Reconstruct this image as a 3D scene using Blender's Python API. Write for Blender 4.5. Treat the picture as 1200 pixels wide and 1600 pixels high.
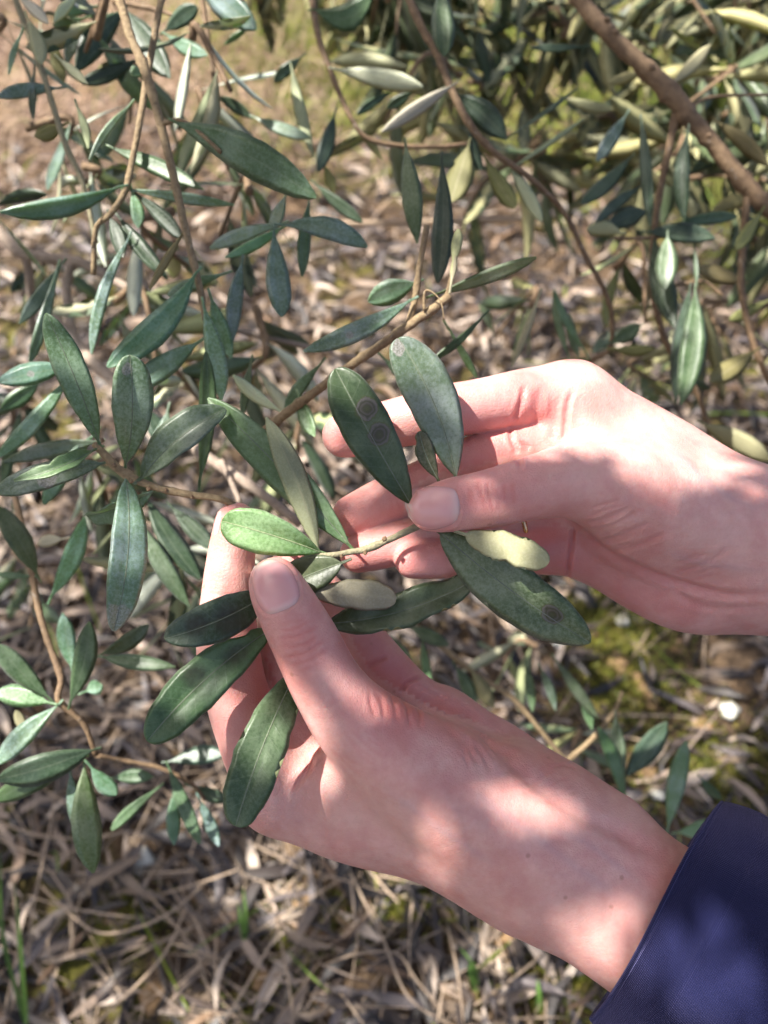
import bpy, bmesh, math, random
import numpy as np
from mathutils import Vector, Matrix, noise
from mathutils.bvhtree import BVHTree

for o in list(bpy.data.objects):
    bpy.data.objects.remove(o, do_unlink=True)
scene = bpy.context.scene
COL = scene.collection

# ------------------------------------------------------------------ camera
F = 1250.0                      # focal length in photo pixels (1200 x 1600)
CAM_H = 0.80
PITCH = 50.0                    # degrees below the horizon
cam_data = bpy.data.cameras.new('camera')
cam = bpy.data.objects.new('camera', cam_data)
COL.objects.link(cam)
cam.location = (0, 0, CAM_H)
cam.rotation_euler = (math.radians(90 - PITCH), 0, 0)
cam_data.sensor_fit = 'VERTICAL'
cam_data.sensor_height = 36.0
cam_data.lens = 36.0 * F / 1600.0
cam_data.clip_start = 0.01
cam_data.clip_end = 500
cam_data.dof.use_dof = True
cam_data.dof.focus_distance = 0.262
cam_data.dof.aperture_fstop = cam_data.lens / 3.2      # 3.2 mm entrance pupil of a phone
scene.camera = cam

# ------------------------------------------------------------------ light
SUN = Vector((-0.50, 0.06, 0.86)).normalized()         # direction towards the sun
world = bpy.data.worlds.new('World')
scene.world = world
world.use_nodes = True
wn = world.node_tree.nodes
wl = world.node_tree.links
wn.clear()
w_out = wn.new('ShaderNodeOutputWorld')
w_bg = wn.new('ShaderNodeBackground')
w_sky = wn.new('ShaderNodeTexSky')
w_sky.sky_type = 'NISHITA'
w_sky.sun_disc = False
w_sky.sun_elevation = math.asin(SUN.z)
w_sky.sun_rotation = math.atan2(SUN.x, SUN.y)
w_sky.air_density = 0.7
w_sky.dust_density = 5.0
w_sky.ozone_density = 1.0
w_bg.inputs['Strength'].default_value = 0.10
wl.new(w_sky.outputs[0], w_bg.inputs['Color'])
wl.new(w_bg.outputs[0], w_out.inputs['Surface'])
sd = bpy.data.lights.new('sun', 'SUN')
sd.energy = 4.2
sd.angle = math.radians(0.53)
sd.color = (1.0, 0.95, 0.88)
sun = bpy.data.objects.new('sun', sd)
COL.objects.link(sun)
sun.rotation_euler = (-SUN).to_track_quat('-Z', 'Y').to_euler()
sun.location = (-2, 0, 4)
scene.view_settings.view_transform = 'Standard'
scene.view_settings.look = 'None'
scene.view_settings.gamma = 1.0
scene.view_settings.use_curve_mapping = False
scene.view_settings.exposure = 1.58

# ------------------------------------------------------------------ coordinates
# camera space in millimetres: x right, y down the picture, z away from the camera
_R = Matrix.Rotation(math.radians(90 - PITCH), 3, 'X')
_R_np = np.array(_R)
_T_np = np.array((0, 0, CAM_H))

def P(px, py, z):
    return np.array(((px - 600) * z / F, (py - 800) * z / F, z), dtype=float)

def to_world(p):
    p = np.asarray(p, dtype=float)
    q = np.stack([p[..., 0], -p[..., 1], -p[..., 2]], -1) * 0.001
    return q @ _R_np.T + _T_np

def dir_world(d):
    d = np.asarray(d, dtype=float)
    return np.stack([d[..., 0], -d[..., 1], -d[..., 2]], -1) @ _R_np.T

def ground_hit(px, py, h=0.0):
    d = dir_world(P(px, py, 1.0))
    t = (h - CAM_H) / d[2]
    return np.array((0, 0, CAM_H)) + d * t

# ------------------------------------------------------------------ object helpers
def mesh_obj(name, verts, faces, mats, parent=None, origin=None, smooth=True, midx=None):
    """verts are world metres; the object's origin is put at `origin`."""
    v = np.asarray(verts, dtype=float)
    if origin is None:
        origin = v.mean(0)
    origin = np.asarray(origin, dtype=float)
    me = bpy.data.meshes.new(name)
    me.from_pydata((v - origin).tolist(), [], faces)
    if smooth:
        me.polygons.foreach_set('use_smooth', [True] * len(me.polygons))
    for m in (mats if isinstance(mats, (list, tuple)) else [mats]):
        me.materials.append(m)
    if midx is not None:
        me.polygons.foreach_set('material_index', midx)
    me.update()
    o = bpy.data.objects.new(name, me)
    COL.objects.link(o)
    place(o, origin, parent)
    return o

WORLD_POS = {}
def place(o, origin, parent=None):
    origin = np.asarray(origin, dtype=float)
    if parent is not None:
        o.parent = parent
        o.location = origin - WORLD_POS[parent.name]
    else:
        o.location = origin
    WORLD_POS[o.name] = origin

def empty(name, loc):
    o = bpy.data.objects.new(name, None)
    o.empty_display_size = 0.02
    COL.objects.link(o)
    place(o, loc)
    return o

def tag(o, label=None, cat=None, group=None, kind=None):
    if label: o['label'] = label
    if cat: o['category'] = cat
    if group: o['group'] = group
    if kind: o['kind'] = kind
    return o

def catmull(ctrl, n):
    c = np.asarray(ctrl, dtype=float)
    if len(c) == 2:
        t = np.linspace(0, 1, n + 1)[:, None]
        return c[0] * (1 - t) + c[1] * t
    p = np.vstack([2 * c[0] - c[1], c, 2 * c[-1] - c[-2]])
    out = []
    for i in range(1, len(p) - 2):
        p0, p1, p2, p3 = p[i - 1], p[i], p[i + 1], p[i + 2]
        for k in range(n):
            t = k / n
            out.append(0.5 * ((2 * p1) + (-p0 + p2) * t + (2 * p0 - 5 * p1 + 4 * p2 - p3) * t * t
                              + (-p0 + 3 * p1 - 3 * p2 + p3) * t ** 3))
    out.append(p[-2])
    return np.array(out)

def tube(path, seg=8, bump=0.0, rng=None, cap=True):
    """path rows x y z r (any unit) -> verts, quads"""
    path = np.asarray(path, dtype=float)
    pts, rad = path[:, :3], path[:, 3]
    n = len(pts)
    tang = np.gradient(pts, axis=0)
    tang /= np.linalg.norm(tang, axis=1)[:, None] + 1e-12
    ref = np.array((0.0, 0.0, 1.0))
    if abs(tang[0] @ ref) > 0.9:
        ref = np.array((1.0, 0.0, 0.0))
    u = np.cross(tang[0], ref); u /= np.linalg.norm(u)
    V, Fc = [], []
    for i in range(n):
        u = u - tang[i] * (u @ tang[i]); u /= np.linalg.norm(u)
        w = np.cross(tang[i], u)
        for k in range(seg):
            a = 2 * math.pi * k / seg
            rr = rad[i] * (1 + (rng.uniform(-bump, bump) if rng else 0))
            V.append(pts[i] + rr * (math.cos(a) * u + math.sin(a) * w))
    for i in range(n - 1):
        for k in range(seg):
            k2 = (k + 1) % seg
            Fc.append((i * seg + k, i * seg + k2, (i + 1) * seg + k2, (i + 1) * seg + k))
    if cap:
        Fc.append(tuple(range(seg))[::-1])
        Fc.append(tuple((n - 1) * seg + k for k in range(seg)))
    return V, Fc

# ------------------------------------------------------------------ materials
def new_mat(name):
    m = bpy.data.materials.new(name)
    m.use_nodes = True
    nt = m.node_tree
    b = nt.nodes['Principled BSDF']
    return m, nt, nt.nodes, nt.links, b

def N(nodes, t, **kw):
    n = nodes.new(t)
    for k, v in kw.items():
        setattr(n, k, v)
    return n

def noise_node(nt, vec, scale, detail=3, rough=0.55, dist=0.0):
    n = nt.nodes.new('ShaderNodeTexNoise')
    n.inputs['Scale'].default_value = scale
    n.inputs['Detail'].default_value = detail
    n.inputs['Roughness'].default_value = rough
    n.inputs['Distortion'].default_value = dist
    if vec is not None:
        nt.links.new(vec, n.inputs['Vector'])
    return n

def ramp(nt, fac, stops):
    r = nt.nodes.new('ShaderNodeValToRGB')
    while len(r.color_ramp.elements) < len(stops):
        r.color_ramp.elements.new(0.5)
    for e, (p, c) in zip(r.color_ramp.elements, stops):
        e.position = p
        e.color = (c[0], c[1], c[2], 1) if not np.isscalar(c) else (c, c, c, 1)
    nt.links.new(fac, r.inputs['Fac'])
    return r.outputs['Color']

def mix(nt, fac, a, b, mode='MIX'):
    m = nt.nodes.new('ShaderNodeMix')
    m.data_type = 'RGBA'
    m.blend_type = mode
    m.clamp_factor = True
    for sock, v in ((m.inputs['Factor'], fac), (m.inputs['A'], a), (m.inputs['B'], b)):
        if isinstance(v, bpy.types.NodeSocket):
            nt.links.new(v, sock)
        elif np.isscalar(v):
            sock.default_value = v
        else:
            sock.default_value = (v[0], v[1], v[2], 1)
    return m.outputs['Result']

def math_node(nt, op, a, b=0.0, c=None):
    m = nt.nodes.new('ShaderNodeMath')
    m.operation = op
    for s, v in zip(m.inputs, (a, b, c)):
        if v is None: continue
        if isinstance(v, bpy.types.NodeSocket):
            nt.links.new(v, s)
        else:
            s.default_value = v
    return m.outputs[0]

def attr(nt, name, kind='GEOMETRY'):
    a = nt.nodes.new('ShaderNodeAttribute')
    a.attribute_type = kind
    a.attribute_name = name
    return a

def bump(nt, height, strength, dist, normal=None):
    b = nt.nodes.new('ShaderNodeBump')
    b.inputs['Strength'].default_value = strength
    b.inputs['Distance'].default_value = dist
    nt.links.new(height, b.inputs['Height'])
    if normal is not None:
        nt.links.new(normal, b.inputs['Normal'])
    return b.outputs['Normal']

def skin_material():
    m, nt, nodes, links, b = new_mat('skin')
    tc = N(nodes, 'ShaderNodeTexCoord').outputs['Object']
    a = attr(nt, 'skin')                       # r: redness, g: paleness, b: palm side
    sep = N(nodes, 'ShaderNodeSeparateColor')
    links.new(a.outputs['Color'], sep.inputs[0])
    n1 = noise_node(nt, tc, 90, 4, 0.6)
    n2 = noise_node(nt, tc, 420, 3, 0.6)
    base = mix(nt, ramp(nt, n1.outputs['Fac'], [(0.35, 0.0), (0.68, 1.0)]), (0.71, 0.415, 0.368), (0.60, 0.285, 0.250))
    base = mix(nt, math_node(nt, 'MULTIPLY', ramp(nt, n2.outputs['Fac'], [(0.4, 0.0), (0.7, 1.0)]), 0.22), base, (0.54, 0.22, 0.19))
    base = mix(nt, math_node(nt, 'MULTIPLY', sep.outputs['Blue'], 0.6), base, (0.63, 0.260, 0.245))
    base = mix(nt, sep.outputs['Red'], base, (0.57, 0.16, 0.145))
    base = mix(nt, sep.outputs['Green'], base, (0.76, 0.52, 0.45))
    base = mix(nt, math_node(nt, 'MULTIPLY', a.outputs['Alpha'], 0.22), base, (0.42, 0.31, 0.36))
    links.new(base, b.inputs['Base Color'])
    b.inputs['Roughness'].default_value = 0.44
    b.inputs['Specular IOR Level'].default_value = 0.42
    b.inputs['Subsurface Weight'].default_value = 0.55
    b.inputs['Subsurface Radius'].default_value = (1.0, 0.32, 0.18)
    b.inputs['Subsurface Scale'].default_value = 0.0028
    v = N(nodes, 'ShaderNodeTexVoronoi', feature='DISTANCE_TO_EDGE')
    v.inputs['Scale'].default_value = 850
    fr = N(nodes, 'ShaderNodeTexVoronoi')
    fr.inputs['Scale'].default_value = 75
    links.new(tc, fr.inputs['Vector'])
    frm = math_node(nt, 'MULTIPLY', ramp(nt, fr.outputs['Distance'], [(0.035, 1.0), (0.075, 0.0)]), 0.5)
    base2 = mix(nt, frm, base, (0.34, 0.15, 0.10))
    links.new(base2, b.inputs['Base Color'])
    links.new(tc, v.inputs['Vector'])
    n3 = noise_node(nt, tc, 1600, 3, 0.6)
    n4 = noise_node(nt, tc, 260, 3, 0.6)
    h = math_node(nt, 'ADD', math_node(nt, 'MULTIPLY', ramp(nt, v.outputs['Distance'], [(0.0, 0.0), (0.18, 1.0)]), 0.55), math_node(nt, 'MULTIPLY', n3.outputs['Fac'], 0.6))
    h = math_node(nt, 'ADD', h, math_node(nt, 'MULTIPLY', n4.outputs['Fac'], 1.4))
    links.new(bump(nt, h, 0.55, 0.00022), b.inputs['Normal'])
    return m

def nail_material():
    m, nt, nodes, links, b = new_mat('nail')
    a = attr(nt, 'nail')
    sep = N(nodes, 'ShaderNodeSeparateColor')
    links.new(a.outputs['Color'], sep.inputs[0])
    tc = N(nodes, 'ShaderNodeTexCoord').outputs['Object']
    n1 = noise_node(nt, tc, 160, 2)
    c = mix(nt, n1.outputs['Fac'], (0.68, 0.33, 0.325), (0.72, 0.41, 0.39))
    c = mix(nt, sep.outputs['Red'], c, (0.80, 0.66, 0.58))
    links.new(c, b.inputs['Base Color'])
    b.inputs['Roughness'].default_value = 0.22
    b.inputs['Specular IOR Level'].default_value = 0.6
    b.inputs['Subsurface Weight'].default_value = 0.4
    b.inputs['Subsurface Radius'].default_value = (1.0, 0.35, 0.25)
    b.inputs['Subsurface Scale'].default_value = 0.0015
    n3 = noise_node(nt, tc, 900, 2)
    links.new(bump(nt, n3.outputs['Fac'], 0.12, 0.0001), b.inputs['Normal'])
    return m

def leaf_material(name, under):
    """UV: u along the leaf 0..1, v across -1..1 (stored 0..1). Per-object tint and lesion spots."""
    m, nt, nodes, links, b = new_mat(name)
    uv = N(nodes, 'ShaderNodeUVMap').outputs[0]
    tc = N(nodes, 'ShaderNodeTexCoord').outputs['Object']
    s = N(nodes, 'ShaderNodeSeparateXYZ'); links.new(uv, s.inputs[0])
    u = s.outputs[0]
    v = math_node(nt, 'MULTIPLY_ADD', s.outputs[1], 2.0, -1.0)
    av = math_node(nt, 'ABSOLUTE', v)
    tint = attr(nt, 'tint', 'OBJECT').outputs['Color']
    info = N(nodes, 'ShaderNodeObjectInfo')
    nbig = noise_node(nt, tc, 110, 3, 0.6)
    nspk = noise_node(nt, tc, 1500, 2, 0.7)
    nmid = noise_node(nt, tc, 420, 3, 0.6)
    if under:
        base = mix(nt, nbig.outputs['Fac'], (0.27, 0.27, 0.18), (0.36, 0.34, 0.23))
        base = mix(nt, math_node(nt, 'MULTIPLY', ramp(nt, nspk.outputs['Fac'], [(0.45, 0.0), (0.62, 1.0)]), 0.35), base, (0.46, 0.45, 0.36))
    else:
        base = mix(nt, ramp(nt, nbig.outputs['Fac'], [(0.35, 0.0), (0.65, 1.0)]), (0.032, 0.058, 0.030), (0.055, 0.087, 0.045))
        nsp2 = noise_node(nt, tc, 800, 3, 0.75)
        spk = ramp(nt, nsp2.outputs['Fac'], [(0.46, 0.0), (0.62, 1.0)])
        base = mix(nt, math_node(nt, 'MULTIPLY', spk, math_node(nt, 'MULTIPLY_ADD', info.outputs['Random'], 0.4, 0.12)), base, (0.20, 0.235, 0.185))
        dust = noise_node(nt, tc, 60, 4, 0.65)
        base = mix(nt, math_node(nt, 'MULTIPLY', ramp(nt, dust.outputs['Fac'], [(0.46, 0.0), (0.70, 1.0)]), 0.42), base, (0.20, 0.23, 0.20))
        dk = ramp(nt, nsp2.outputs['Fac'], [(0.34, 1.0), (0.46, 0.0)])
        base = mix(nt, math_node(nt, 'MULTIPLY', dk, 0.5), base, (0.016, 0.034, 0.020))
        blot = ramp(nt, nmid.outputs['Fac'], [(0.55, 0.0), (0.75, 1.0)])
        base = mix(nt, math_node(nt, 'MULTIPLY', blot, 0.25), base, (0.12, 0.17, 0.12))
    base = mix(nt, 1.0, base, tint, 'MULTIPLY')
    # side veins and midrib
    wv = math_node(nt, 'SINE', math_node(nt, 'MULTIPLY', math_node(nt, 'SUBTRACT', u, math_node(nt, 'MULTIPLY', av, 0.10)), 75.0))
    vein = ramp(nt, wv, [(0.93, 0.0), (1.0, 1.0)])
    base = mix(nt, math_node(nt, 'MULTIPLY', vein, 0.14), base, (0.25, 0.30, 0.20))
    mid = ramp(nt, av, [(0.015, 1.0), (0.06, 0.0)])
    base = mix(nt, math_node(nt, 'MULTIPLY', mid, 0.5), base, (0.22, 0.26, 0.17) if not under else (0.42, 0.38, 0.25))
    edge = ramp(nt, av, [(0.93, 0.0), (1.0, 1.0)])
    base = mix(nt, math_node(nt, 'MULTIPLY', edge, 0.45), base, (0.22, 0.25, 0.15))
    # lesion spots: object property spotN = (u, v, radius in u), aspect = width/length
    asp = attr(nt, 'aspect', 'OBJECT').outputs['Fac']
    nwob = noise_node(nt, tc, 300, 3, 0.6)
    wob = math_node(nt, 'MULTIPLY_ADD', nwob.outputs['Fac'], 0.9, 0.55)
    if not under:
        for sp, kind in (('spot_a', 0), ('spot_b', 0), ('spot_c', 1), ('blotch_a', 2), ('blotch_b', 2)):
            a = attr(nt, sp, 'OBJECT')
            q = N(nodes, 'ShaderNodeSeparateXYZ'); links.new(a.outputs['Vector'], q.inputs[0])
            du = math_node(nt, 'SUBTRACT', u, q.outputs[0])
            dv = math_node(nt, 'MULTIPLY', math_node(nt, 'SUBTRACT', v, q.outputs[1]), math_node(nt, 'MULTIPLY', asp, 0.5))
            d = math_node(nt, 'SQRT', math_node(nt, 'ADD', math_node(nt, 'MULTIPLY', du, du), math_node(nt, 'MULTIPLY', dv, dv)))
            d = math_node(nt, 'DIVIDE', math_node(nt, 'MULTIPLY', d, wob), math_node(nt, 'MAXIMUM', q.outputs[2], 0.0001))
            has = math_node(nt, 'GREATER_THAN', q.outputs[2], 0.001)
            if kind == 0:
                body = ramp(nt, d, [(0.82, 1.0), (1.0, 0.0)])
                col = ramp(nt, d, [(0.0, (0.05, 0.06, 0.02)), (0.30, (0.028, 0.024, 0.018)), (0.46, (0.085, 0.072, 0.068)),
                                   (0.58, (0.022, 0.018, 0.016)), (0.78, (0.135, 0.118, 0.118)), (0.95, (0.025, 0.02, 0.018))])
                halo = ramp(nt, d, [(0.9, 1.0), (2.0, 0.0)])
                base = mix(nt, math_node(nt, 'MULTIPLY', math_node(nt, 'MULTIPLY', halo, has), 0.7), base, (0.10, 0.14, 0.015))
                base = mix(nt, math_node(nt, 'MULTIPLY', math_node(nt, 'MULTIPLY', body, has), 0.96), base, col)
            elif kind == 2:
                body = math_node(nt, 'MULTIPLY', ramp(nt, d, [(0.45, 1.0), (1.1, 0.0)]), ramp(nt, nmid.outputs['Fac'], [(0.25, 0.5), (0.6, 1.0)]))
                base = mix(nt, math_node(nt, 'MULTIPLY', math_node(nt, 'MULTIPLY', body, has), 0.85), base, (0.028, 0.020, 0.017))
            else:
                body = ramp(nt, d, [(0.88, 1.0), (1.0, 0.0)])
                base = mix(nt, math_node(nt, 'MULTIPLY', math_node(nt, 'MULTIPLY', body, has), 0.8), base, mix(nt, ramp(nt, nspk.outputs['Fac'], [(0.4, 0.0), (0.6, 1.0)]), (0.17, 0.15, 0.15), (0.40, 0.37, 0.37)))
    links.new(base, b.inputs['Base Color'])
    b.inputs['Roughness'].default_value = 0.62 if under else 0.38
    b.inputs['Specular IOR Level'].default_value = 0.3 if under else 0.55
    if not under:
        b.inputs['Sheen Weight'].default_value = 0.12
        b.inputs['Sheen Roughness'].default_value = 0.5
    h = math_node(nt, 'ADD', math_node(nt, 'MULTIPLY', nspk.outputs['Fac'], 0.5), math_node(nt, 'MULTIPLY', nmid.outputs['Fac'], 0.8))
    h = math_node(nt, 'ADD', h, math_node(nt, 'MULTIPLY', vein, -0.25))
    links.new(bump(nt, h, 0.5, 0.00022), b.inputs['Normal'])
    # some light passes through the blade
    tr = N(nodes, 'ShaderNodeBsdfTranslucent')
    trc = mix(nt, 1.0, tint, (0.28, 0.34, 0.07), 'MULTIPLY')
    links.new(trc, tr.inputs['Color'])
    ms = N(nodes, 'ShaderNodeMixShader')
    ms.inputs[0].default_value = 0.25
    links.new(b.outputs[0], ms.inputs[1]); links.new(tr.outputs[0], ms.inputs[2])
    links.new(ms.outputs[0], nodes['Material Output'].inputs['Surface'])
    return m

def bark_material(name, c1, c2, scale=500):
    m, nt, nodes, links, b = new_mat(name)
    tc = N(nodes, 'ShaderNodeTexCoord').outputs['Object']
    n1 = noise_node(nt, tc, scale, 4, 0.65)
    n2 = noise_node(nt, tc, scale * 0.18, 3, 0.6)
    c = mix(nt, ramp(nt, n1.outputs['Fac'], [(0.35, 0.0), (0.68, 1.0)]), c1, c2)
    c = mix(nt, math_node(nt, 'MULTIPLY', ramp(nt, n2.outputs['Fac'], [(0.5, 0.0), (0.75, 1.0)]), 0.5), c, (c1[0] * 0.45, c1[1] * 0.45, c1[2] * 0.45))
    links.new(c, b.inputs['Base Color'])
    b.inputs['Roughness'].default_value = 0.75
    n3 = noise_node(nt, tc, scale * 0.5, 4, 0.7, 1.5)
    lent = ramp(nt, n3.outputs['Fac'], [(0.62, 0.0), (0.68, 1.0)])
    c = mix(nt, math_node(nt, 'MULTIPLY', lent, 0.6), c, (0.42, 0.37, 0.30))
    links.new(c, b.inputs['Base Color'])
    hh = math_node(nt, 'ADD', n1.outputs['Fac'], math_node(nt, 'MULTIPLY', n3.outputs['Fac'], 1.2))
    links.new(bump(nt, hh, 0.9, 0.0007), b.inputs['Normal'])
    return m

def vcol_material(name, rough=0.8, trans=0.0, spec=0.3, vary=0.35, scale=700):
    m, nt, nodes, links, b = new_mat(name)
    c = attr(nt, 'col').outputs['Color']
    tc = N(nodes, 'ShaderNodeTexCoord').outputs['Object']
    n1 = noise_node(nt, tc, scale, 3, 0.6)
    c = mix(nt, vary, c, ramp(nt, n1.outputs['Fac'], [(0.3, 0.35), (0.7, 1.35)]), 'MULTIPLY')
    links.new(c, b.inputs['Base Color'])
    b.inputs['Roughness'].default_value = rough
    b.inputs['Specular IOR Level'].default_value = spec
    links.new(bump(nt, n1.outputs['Fac'], 0.4, 0.0006), b.inputs['Normal'])
    if trans:
        tr = N(nodes, 'ShaderNodeBsdfTranslucent')
        links.new(c, tr.inputs['Color'])
        ms = N(nodes, 'ShaderNodeMixShader'); ms.inputs[0].default_value = trans
        links.new(b.outputs[0], ms.inputs[1]); links.new(tr.outputs[0], ms.inputs[2])
        links.new(ms.outputs[0], nodes['Material Output'].inputs['Surface'])
    return m

def cloth_material():
    m, nt, nodes, links, b = new_mat('navy_cloth')
    uv = N(nodes, 'ShaderNodeUVMap').outputs[0]
    mp = N(nodes, 'ShaderNodeMapping'); links.new(uv, mp.inputs[0])
    w1 = N(nodes, 'ShaderNodeTexWave', wave_type='BANDS', bands_direction='X')
    w1.inputs['Scale'].default_value = 36
    w1.inputs['Distortion'].default_value = 0.6
    links.new(mp.outputs[0], w1.inputs['Vector'])
    w2 = N(nodes, 'ShaderNodeTexWave', wave_type='BANDS', bands_direction='Y')
    w2.inputs['Scale'].default_value = 36
    w2.inputs['Distortion'].default_value = 0.6
    links.new(mp.outputs[0], w2.inputs['Vector'])
    tc = N(nodes, 'ShaderNodeTexCoord').outputs['Object']
    n1 = noise_node(nt, tc, 900, 3, 0.7)
    h = math_node(nt, 'ADD', w1.outputs['Fac'], w2.outputs['Fac'])
    h = math_node(nt, 'ADD', h, n1.outputs['Fac'])
    c = mix(nt, n1.outputs['Fac'], (0.005, 0.007, 0.034), (0.010, 0.012, 0.055))
    links.new(c, b.inputs['Base Color'])
    b.inputs['Roughness'].default_value = 0.55
    b.inputs['Specular IOR Level'].default_value = 0.35
    b.inputs['Specular Tint'].default_value = (0.7, 0.68, 1.0, 1)
    b.inputs['Sheen Weight'].default_value = 0.4
    b.inputs['Sheen Roughness'].default_value = 0.4
    b.inputs['Sheen Tint'].default_value = (0.5, 0.48, 1.0, 1)
    links.new(bump(nt, h, 0.8, 0.0003), b.inputs['Normal'])
    return m

def ground_material():
    m, nt, nodes, links, b = new_mat('soil')
    tc = N(nodes, 'ShaderNodeTexCoord').outputs['Object']
    n1 = noise_node(nt, tc, 5, 5, 0.65)
    n2 = noise_node(nt, tc, 38, 5, 0.7)
    n3 = noise_node(nt, tc, 190, 4, 0.7)
    n4 = noise_node(nt, tc, 3.1, 4, 0.6, 0.4)
    c = mix(nt, ramp(nt, n2.outputs['Fac'], [(0.35, 0.0), (0.65, 1.0)]), (0.030, 0.020, 0.014), (0.12, 0.078, 0.045))
    c = mix(nt, ramp(nt, n3.outputs['Fac'], [(0.45, 0.0), (0.7, 1.0)]), c, (0.19, 0.13, 0.08))
    c = mix(nt, math_node(nt, 'MULTIPLY', ramp(nt, n1.outputs['Fac'], [(0.45, 0.0), (0.6, 1.0)]), 0.5), c, (0.03, 0.022, 0.018))
    moss = math_node(nt, 'MULTIPLY', ramp(nt, n4.outputs['Fac'], [(0.50, 0.0), (0.62, 1.0)]), ramp(nt, n2.outputs['Fac'], [(0.42, 0.0), (0.55, 1.0)]))
    c = mix(nt, math_node(nt, 'MULTIPLY', moss, 0.8), c, (0.14, 0.14, 0.022))
    links.new(c, b.inputs['Base Color'])
    b.inputs['Roughness'].default_value = 0.95
    b.inputs['Specular IOR Level'].default_value = 0.15
    h = math_node(nt, 'ADD', n2.outputs['Fac'], math_node(nt, 'MULTIPLY', n3.outputs['Fac'], 0.35))
    links.new(bump(nt, h, 0.9, 0.012), b.inputs['Normal'])
    return m

def gold_material():
    m, nt, nodes, links, b = new_mat('gold')
    b.inputs['Base Color'].default_value = (0.80, 0.50, 0.28, 1)
    b.inputs['Metallic'].default_value = 1.0
    tc = N(nodes, 'ShaderNodeTexCoord').outputs['Object']
    n1 = noise_node(nt, tc, 800, 2)
    links.new(ramp(nt, n1.outputs['Fac'], [(0.3, 0.15), (0.7, 0.32)]), b.inputs['Roughness'])
    return m

M_SKIN = skin_material()
M_NAIL = nail_material()
M_LEAF = leaf_material('olive_leaf_upper', False)
M_UNDER = leaf_material('olive_leaf_under', True)
M_TWIG = bark_material('young_bark', (0.20, 0.135, 0.07), (0.33, 0.245, 0.135))
M_TWIG_GREEN = bark_material('green_bark', (0.25, 0.23, 0.13), (0.36, 0.31, 0.20), 900)
M_BARK = bark_material('brown_bark', (0.145, 0.09, 0.05), (0.25, 0.165, 0.09), 260)
M_GREYBARK = bark_material('grey_bark', (0.28, 0.21, 0.16), (0.40, 0.32, 0.25), 300)
M_MIDRIB = bark_material('leaf_midrib', (0.17, 0.21, 0.13), (0.26, 0.29, 0.19), 900)
M_MIDRIB_LIGHT = bark_material('pale_leaf_midrib', (0.42, 0.48, 0.24), (0.50, 0.55, 0.30), 900)
M_LITTER = vcol_material('dead_leaf', 0.5, 0.0, 0.5)
M_STRAW = vcol_material('straw', 0.7, 0.15, 0.3)
M_GRASS = vcol_material('green_grass', 0.55, 0.35, 0.4)
M_STONE = vcol_material('stone', 0.85, 0.0, 0.3, 0.6, 240)
M_CLOTH = cloth_material()
M_SOIL = ground_material()
M_GOLD = gold_material()

# ------------------------------------------------------------------ hands: smooth-union volumes polygonised with surface nets
def smin(a, b, k):
    h = np.clip(0.5 + 0.5 * (b - a) / k, 0, 1)
    return b * (1 - h) + a * h - k * h * (1 - h)

class Limb:
    """A swept round form: ctrl rows are photo px, py, depth mm, radius px. flat squeezes it along direction n."""
    def __init__(self, ctrl, n=6, flat=None):
        c = np.asarray(ctrl, dtype=float)
        q = np.array([np.append(P(a, b, z), r * z / F) for a, b, z, r in c])
        self.s = catmull(q, n).astype(np.float32)
        self.flat = flat
    def eval(self, p):
        # far points only need a bound: the distance to the padded box
        if not hasattr(self, 'box'):
            self.box = ((self.s[:, :3] - self.s[:, 3:4]).min(0), (self.s[:, :3] + self.s[:, 3:4]).max(0))
        g = np.maximum(np.maximum(self.box[0] - p, p - self.box[1]), 0)
        bd = np.sqrt((g * g).sum(1))
        near = bd < 15.0
        D = np.maximum(bd, 0.01).astype(np.float32)
        T = np.zeros(len(p), np.float32)
        if near.any():
            D[near], T[near] = self.eval_near(p[near])
        return D, T
    def eval_near(self, p):
        s = self.s
        m = len(s) - 1
        best = np.full(len(p), 1e6, np.float32)
        bt = np.zeros(len(p), np.float32)
        for i in range(m):
            a, b = s[i], s[i + 1]
            ba = b[:3] - a[:3]
            pa = p - a[:3]
            t = np.clip(pa @ ba / (ba @ ba + 1e-9), 0, 1)
            d = pa - t[:, None] * ba
            if self.flat is not None:
                nrm, f = self.flat
                c = d @ nrm
                d = d + (c * (1 / f - 1))[:, None] * nrm
            dist = np.sqrt((d * d).sum(1)) - (a[3] + t * (b[3] - a[3]))
            if self.flat is not None:
                dist = dist * min(1.0, (1 + self.flat[1]) / 2)
            m_ = dist < best
            best[m_] = dist[m_]
            bt[m_] = (i + t[m_]) / m
        return best, bt

class Ball:
    def __init__(self, px, py, z, rx, ry, rz):
        self.c = P(px, py, z).astype(np.float32)
        self.r = np.array((rx, ry, rz), np.float32)
    def eval(self, p):
        q = (p - self.c) / self.r
        l = np.sqrt((q * q).sum(1)) + 1e-6
        l2 = np.sqrt(((q / self.r) ** 2).sum(1)) + 1e-6
        return l * (l - 1) / l2, None

class HandField:
    def __init__(self, core, core_k, fingers, adds=()):
        self.core, self.core_k, self.fingers, self.adds = core, core_k, fingers, adds
    def __call__(self, p):
        p = p.astype(np.float32)
        acc = None
        for c in self.core:
            d, _ = c.eval(p)
            acc = d if acc is None else smin(acc, d, self.core_k)
        for limb, k0, k1, t0, t1 in self.fingers:
            d, t = limb.eval(p)
            w = np.clip((t - t0) / (t1 - t0), 0, 1)
            w = w * w * (3 - 2 * w)
            acc = smin(acc, d, k0 + (k1 - k0) * w)
        for b, k in self.adds:
            d, _ = b.eval(p)
            acc = smin(acc, d, k)
        return acc

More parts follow.
